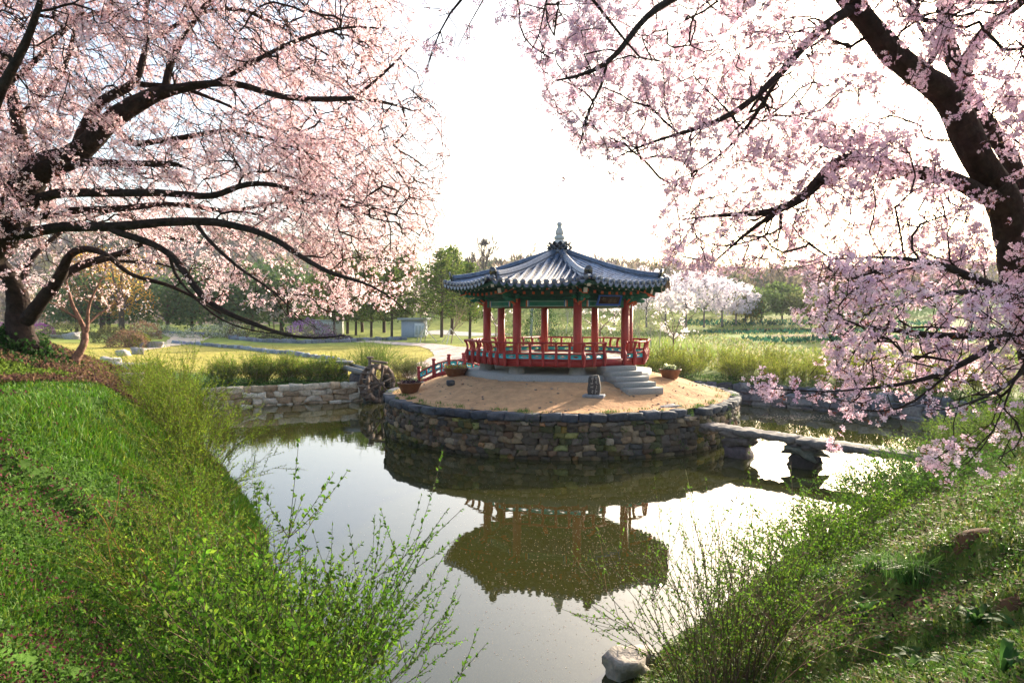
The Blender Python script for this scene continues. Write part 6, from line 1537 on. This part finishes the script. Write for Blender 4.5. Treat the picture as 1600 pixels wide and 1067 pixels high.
# broad-leaved plants and grass tufts one can count on the right bank
def dock(px, py, n, L, W_, label, cols, g, up=.7, name='leafy_plant'):
    p = hit(px, py); V = []; F = []; mb = MB()
    for i in range(n):
        a = g.uniform(0, 6.28); d = np.array([math.cos(a), math.sin(a), 0]); s = np.array([-d[1], d[0], 0]); l = L * g.uniform(.6, 1.15); wv = W_ * g.uniform(.7, 1.2); u = up * g.uniform(.6, 1.3); m = 7; V = []
        for j in range(m):
            t = j / (m - 1); c = p + d * l * t * (1 - .25 * u) + np.array([0, 0, l * u * (t - .75 * t * t) * 1.3 + .01]); ww_ = wv * math.sin(math.pi * min(1, .06 + t * .94)) ** .7 * .5
            V += [c - s * ww_ + [0, 0, ww_ * .35], c, c + s * ww_ + [0, 0, ww_ * .35]]
        F = [[j * 3 + k, j * 3 + k + 1, j * 3 + k + 4, j * 3 + k + 3] for j in range(m - 1) for k in (0, 1)]; mb.add(V, F, vary(cols, 1, .2, g)[0])
    return tag(mb.build(name, M['leaf'], smooth=True), label, 'plant')
DK = (.06, .14, .03)
dock(1352, 968, 9, .30, .075, 'dark dock plant with long pointed leaves in the middle of the right bank', DK, g, 1.3)
dock(1525, 985, 16, .27, .07, 'large dark leafy clump near the lower right corner', DK, g, 1.1)
dock(1590, 985, 9, .26, .07, 'leafy plant cut by the right edge of the picture', DK, g, .5)
dock(1566, 1062, 7, .27, .06, 'upright broad green leaves in the bottom right corner', (.06, .14, .03), g, 1.5)
dock(1430, 1030, 14, .20, .06, 'low rosette of bright green leaves near the bottom right', (.06, .13, .03), g, .5)
dock(1480, 1045, 12, .18, .055, 'second low green rosette near the bottom right', (.055, .12, .03), g, .5)
dock(1385, 1000, 10, .14, .05, 'small pale green rosette below the dark dock plant', (.075, .15, .04), g, .5)
dock(1420, 1055, 5, .22, .05, 'few upright leaves at the bottom edge right of centre', (.07, .15, .035), g, 1.3)
for (px, py, h, lb) in ((1420, 905, .34, 'bright tuft of long fine grass on the right bank'), (1370, 890, .26, 'smaller grass tuft left of the bright tuft'), (1300, 905, .22, 'grass tuft under the right shrubs')):
    p = hit(px, py); n = 320; q = p + np.c_[g.normal(0, .10, (n, 2)), np.zeros(n)]; mb = MB(); v = (q - p) * [1, 1, 0]; blades(mb, q, h * g.uniform(.6, 1.2, n), .004, ((.07, .16, .03), (.09, .19, .035)), g, .55); tag(mb.build('grass_tuft', M['grass']), lb, 'grass tuft')
# bare earth mounds
for (px, py, s_, lb) in ((1520, 838, .55, 'rust-brown bare earth mound under the right shrubs'), (1435, 945, .3, 'small rust-brown patch of earth in the middle of the right bank'), (1575, 952, .28, 'small rust-brown earth mound at the right edge')):
    p = hit(px, py); n = 12; V = [p + [0, 0, .09 * s_ + .02]]; F = []
    for r_ in range(1, 4):
        for i in range(n):
            a = 6.283 * i / n; rad = s_ * .42 * r_ / 3 * (1 + .2 * math.sin(3 * a + r_)); x, y = p[0] + rad * math.cos(a), p[1] + rad * math.sin(a) * .8; V.append([x, y, gz(x, y) + .02 + .09 * s_ * (1 - (r_ / 3) ** 2) - (.04 if r_ == 3 else 0)])
    F = [[0, 1 + i, 1 + (i + 1) % n] for i in range(n)] + [[1 + (r_ - 1) * n + i, 1 + r_ * n + i, 1 + r_ * n + (i + 1) % n, 1 + (r_ - 1) * n + (i + 1) % n] for r_ in (1, 2) for i in range(n)]
    mb = MB(); mb.add(V, F, (.10, .052, .026)); tag(mb.build('earth_mound', M['ground'], smooth=True), lb, 'earth')
# bank plants over the top of the walls
mb = MB(); n = 9000; t = g.uniform(0, 1, n)
for path, m, c in ((left_path, 3500, (.10, .17, .03)), (right_path[:7], 7000, (.07, .13, .03))):
    s = np.r_[0, np.cumsum(np.hypot(*np.diff(path, axis=0).T))]; q = g.uniform(0, s[-1], m); x = np.interp(q, s, path[:, 0]); y = np.interp(q, s, path[:, 1]); off = g.uniform(.25, 1.9, m) ** 1.0; x = x + off * (.6 if path is not left_path else -.35); y = y + off * .75
    z = gz(x, y); V, F = leaves(np.c_[x, y, z + g.uniform(0, .28, m)], rvec(m, g) + [0, 0, .8], rvec(m, g), g.uniform(.06, .16, m), .05); mb.add(V, F, vary(c, m, .3, g))
tag(mb.build('bank_weeds', M['leaf']), 'green weeds and grass along the top of the pond walls', 'weeds', kind='stuff')
# blossom petals floating on the pond and a drift of them by the right wall
mb = MB(); n = 5200; x = g.normal(3.4, 2.4, n); y = g.normal(12.5, 3.0, n); m2 = 260; x = np.r_[x, g.normal(13.0, 1.2, m2), g.uniform(-6, 6, 900)]; y = np.r_[y, g.normal(30.4, .55, m2), g.uniform(7, 21, 900)]
ok = inside(x, y, POND) & (np.hypot(x - IC[0], y - IC[1]) > 7.4); x, y = x[ok], y[ok]; n = len(x); a = g.uniform(0, 6.28, n); d = np.c_[np.cos(a), np.sin(a), 0 * a]
V, F = leaves(np.c_[x, y, np.full(n, .006)], d, np.tile([0, 0, 1.0], (n, 1)), g.uniform(.014, .028, n) * np.where(y > 28, 4, 1), g.uniform(.010, .018, n) * np.where(y > 28, 3, 1)); mb.add(V, F, vary((.55, .46, .42), n, .2, g))
tag(mb.build('floating_petals', M['blossom']), 'fallen blossom petals floating on the pond', 'petals', kind='stuff')
# dry reed-like stems and tangled orange vine in the left shrubs
mb = MB()
for _ in range(26):
    p = onland(g.uniform(-4.7, -3.2), g.uniform(7.6, 10.2)); pts = [p]; d = unit(np.array([g.normal(0, .4), g.normal(0, .4), 1.0]))
    for i in range(8): d = unit(d + g.normal(0, .28, 3)); pts.append(pts[-1] + d * .17)
    V, F = tube(pts, .005, 3); mb.add(V, F, np.array([.50, .24, .07]) * g.uniform(.7, 1.2))
tag(mb.build('dry_vine', M['twig']), 'tangle of dry orange vine over the left shore shrubs', 'vine', kind='stuff')

# meadow and field growth behind the hedges
mb = MB(); n = 60000; x = g.uniform(-2, 60, n); y = g.uniform(42, 115, n); ok = (g.random(n) < (48 / y) ** 1.5) & (np.abs(x - 2) < y * .85); x, y = x[ok], y[ok]; n = len(x)
rows = np.sin(y * .42 + x * .03); dark = (rows < -.35) & (y > 58) & (x > 24); bare = (rows > .5) & (y > 58) & (x > 24); x, y, dark = x[~bare], y[~bare], dark[~bare]; n = len(x)
L = g.uniform(.15, .5, n) * np.where(dark, 1.6, 1); z = gz(x, y); V, F = leaves(np.c_[x, y, z - .03], rvec(n, g) * [1, 1, .4] + [0, 0, 1.0], rvec(n, g), L, L * .35)
cs = np.where(dark[:, None], np.array([.03, .11, .06]), np.array([[.22, .26, .06], [.34, .32, .14], [.16, .22, .05], [.40, .36, .20]])[g.integers(0, 4, n)]); mb.add(V, F, np.clip(cs * (1 + .25 * g.standard_normal((n, 1))), .004, .9))
n2 = 5200; x = g.uniform(-1, 17, n2); y = g.uniform(47, 70, n2); L = g.uniform(.3, .85, n2); V, F = leaves(np.c_[x, y, gz(x, y) - .05], rvec(n2, g) * [.35, .35, .2] + [0, 0, 1.0], rvec(n2, g), L, .05 + .05 * L)
mb.add(V, F, np.clip(np.array([[.46, .44, .28], [.34, .38, .14], [.26, .36, .08], [.30, .40, .10]])[g.integers(0, 4, n2)] * g.uniform(.7, 1.1, (n2, 1)), .004, .9))
tag(mb.build('meadow', M['far_leaf']), 'rough meadow and rows of crops in the fields beyond the hedges', 'meadow', kind='stuff')

# short dry lawn grass
mb = MB(); n = 90000; x = g.uniform(-42, 0, n); y = g.uniform(38, 66, n); ok = (g.random(n) < (40 / y) ** 2) & (x > -y * .8) & (.6 + .4 * snoise(x, y, .7, 81) > .35 * g.random(n)); x, y = x[ok], y[ok]; p = np.c_[x, y, gz(x, y)]; n = len(p)
blades(mb, p, g.uniform(.04, .11, n), .012, ((.42, .36, .08), (.34, .33, .06), (.48, .40, .13), (.26, .30, .05)), g, .6, .2)
tag(mb.build('lawn_grass', M['grass']), 'short dry yellow grass of the sunlit lawn', 'grass', kind='stuff')
# pebbles, small weeds and blown petals on the island soil
mb = MB(); n = 520; a = g.uniform(0, 6.28, n); q = 6.8 * np.sqrt(g.random(n)); x, y = IC[0] + q * np.cos(a), IC[1] + q * np.sin(a); sz = g.uniform(.015, .05, n) * g.choice([1, 1, 1, 1.8], n)
stones(mb, np.c_[x, y, isl_h(x, y) + sz * .2], np.c_[sz, sz * .8, sz * .6], g.uniform(0, 3, n), vary((.22, .17, .13), n, .35, g), g); tag(mb.build('pebbles', M['stone']), 'small pebbles scattered over the island soil', 'pebbles', kind='stuff')
mb = MB()
for i in range(70):
    a = g.uniform(-3.6, .7); q = g.uniform(6.3, 6.95); m = g.integers(10, 40); s0 = g.uniform(.04, .14)
    c = np.array([IC[0] + q * math.cos(a), IC[1] + q * math.sin(a), 1.46]); blades(mb, c + np.c_[g.normal(0, s0, (m, 2)), np.zeros(m)], g.uniform(.05, .16, m), .008, ((.07, .16, .02), (.12, .19, .03)), g, .6)
tag(mb.build('edge_weeds', M['grass']), 'sparse green weeds along the rim of the island soil', 'weeds', kind='stuff')
# ------------------------------------------------------------------ hazy spring air
hz = bpy.data.materials.new('haze'); hz.use_nodes = True; N = hz.node_tree.nodes; N.remove(N['Principled BSDF'])
pv = N.new('ShaderNodeVolumePrincipled'); pv.inputs['Color'].default_value = (.80, .87, 1.0, 1); pv.inputs['Density'].default_value = .0002; pv.inputs['Anisotropy'].default_value = .3
hz.node_tree.links.new(pv.outputs[0], N['Material Output'].inputs['Volume'])
mb = MB(); V, F = box_vf((0, 290, 44.0), (1500, 1400, 98)); mb.add(V, F); tag(mb.build('haze', hz), kind='stuff')
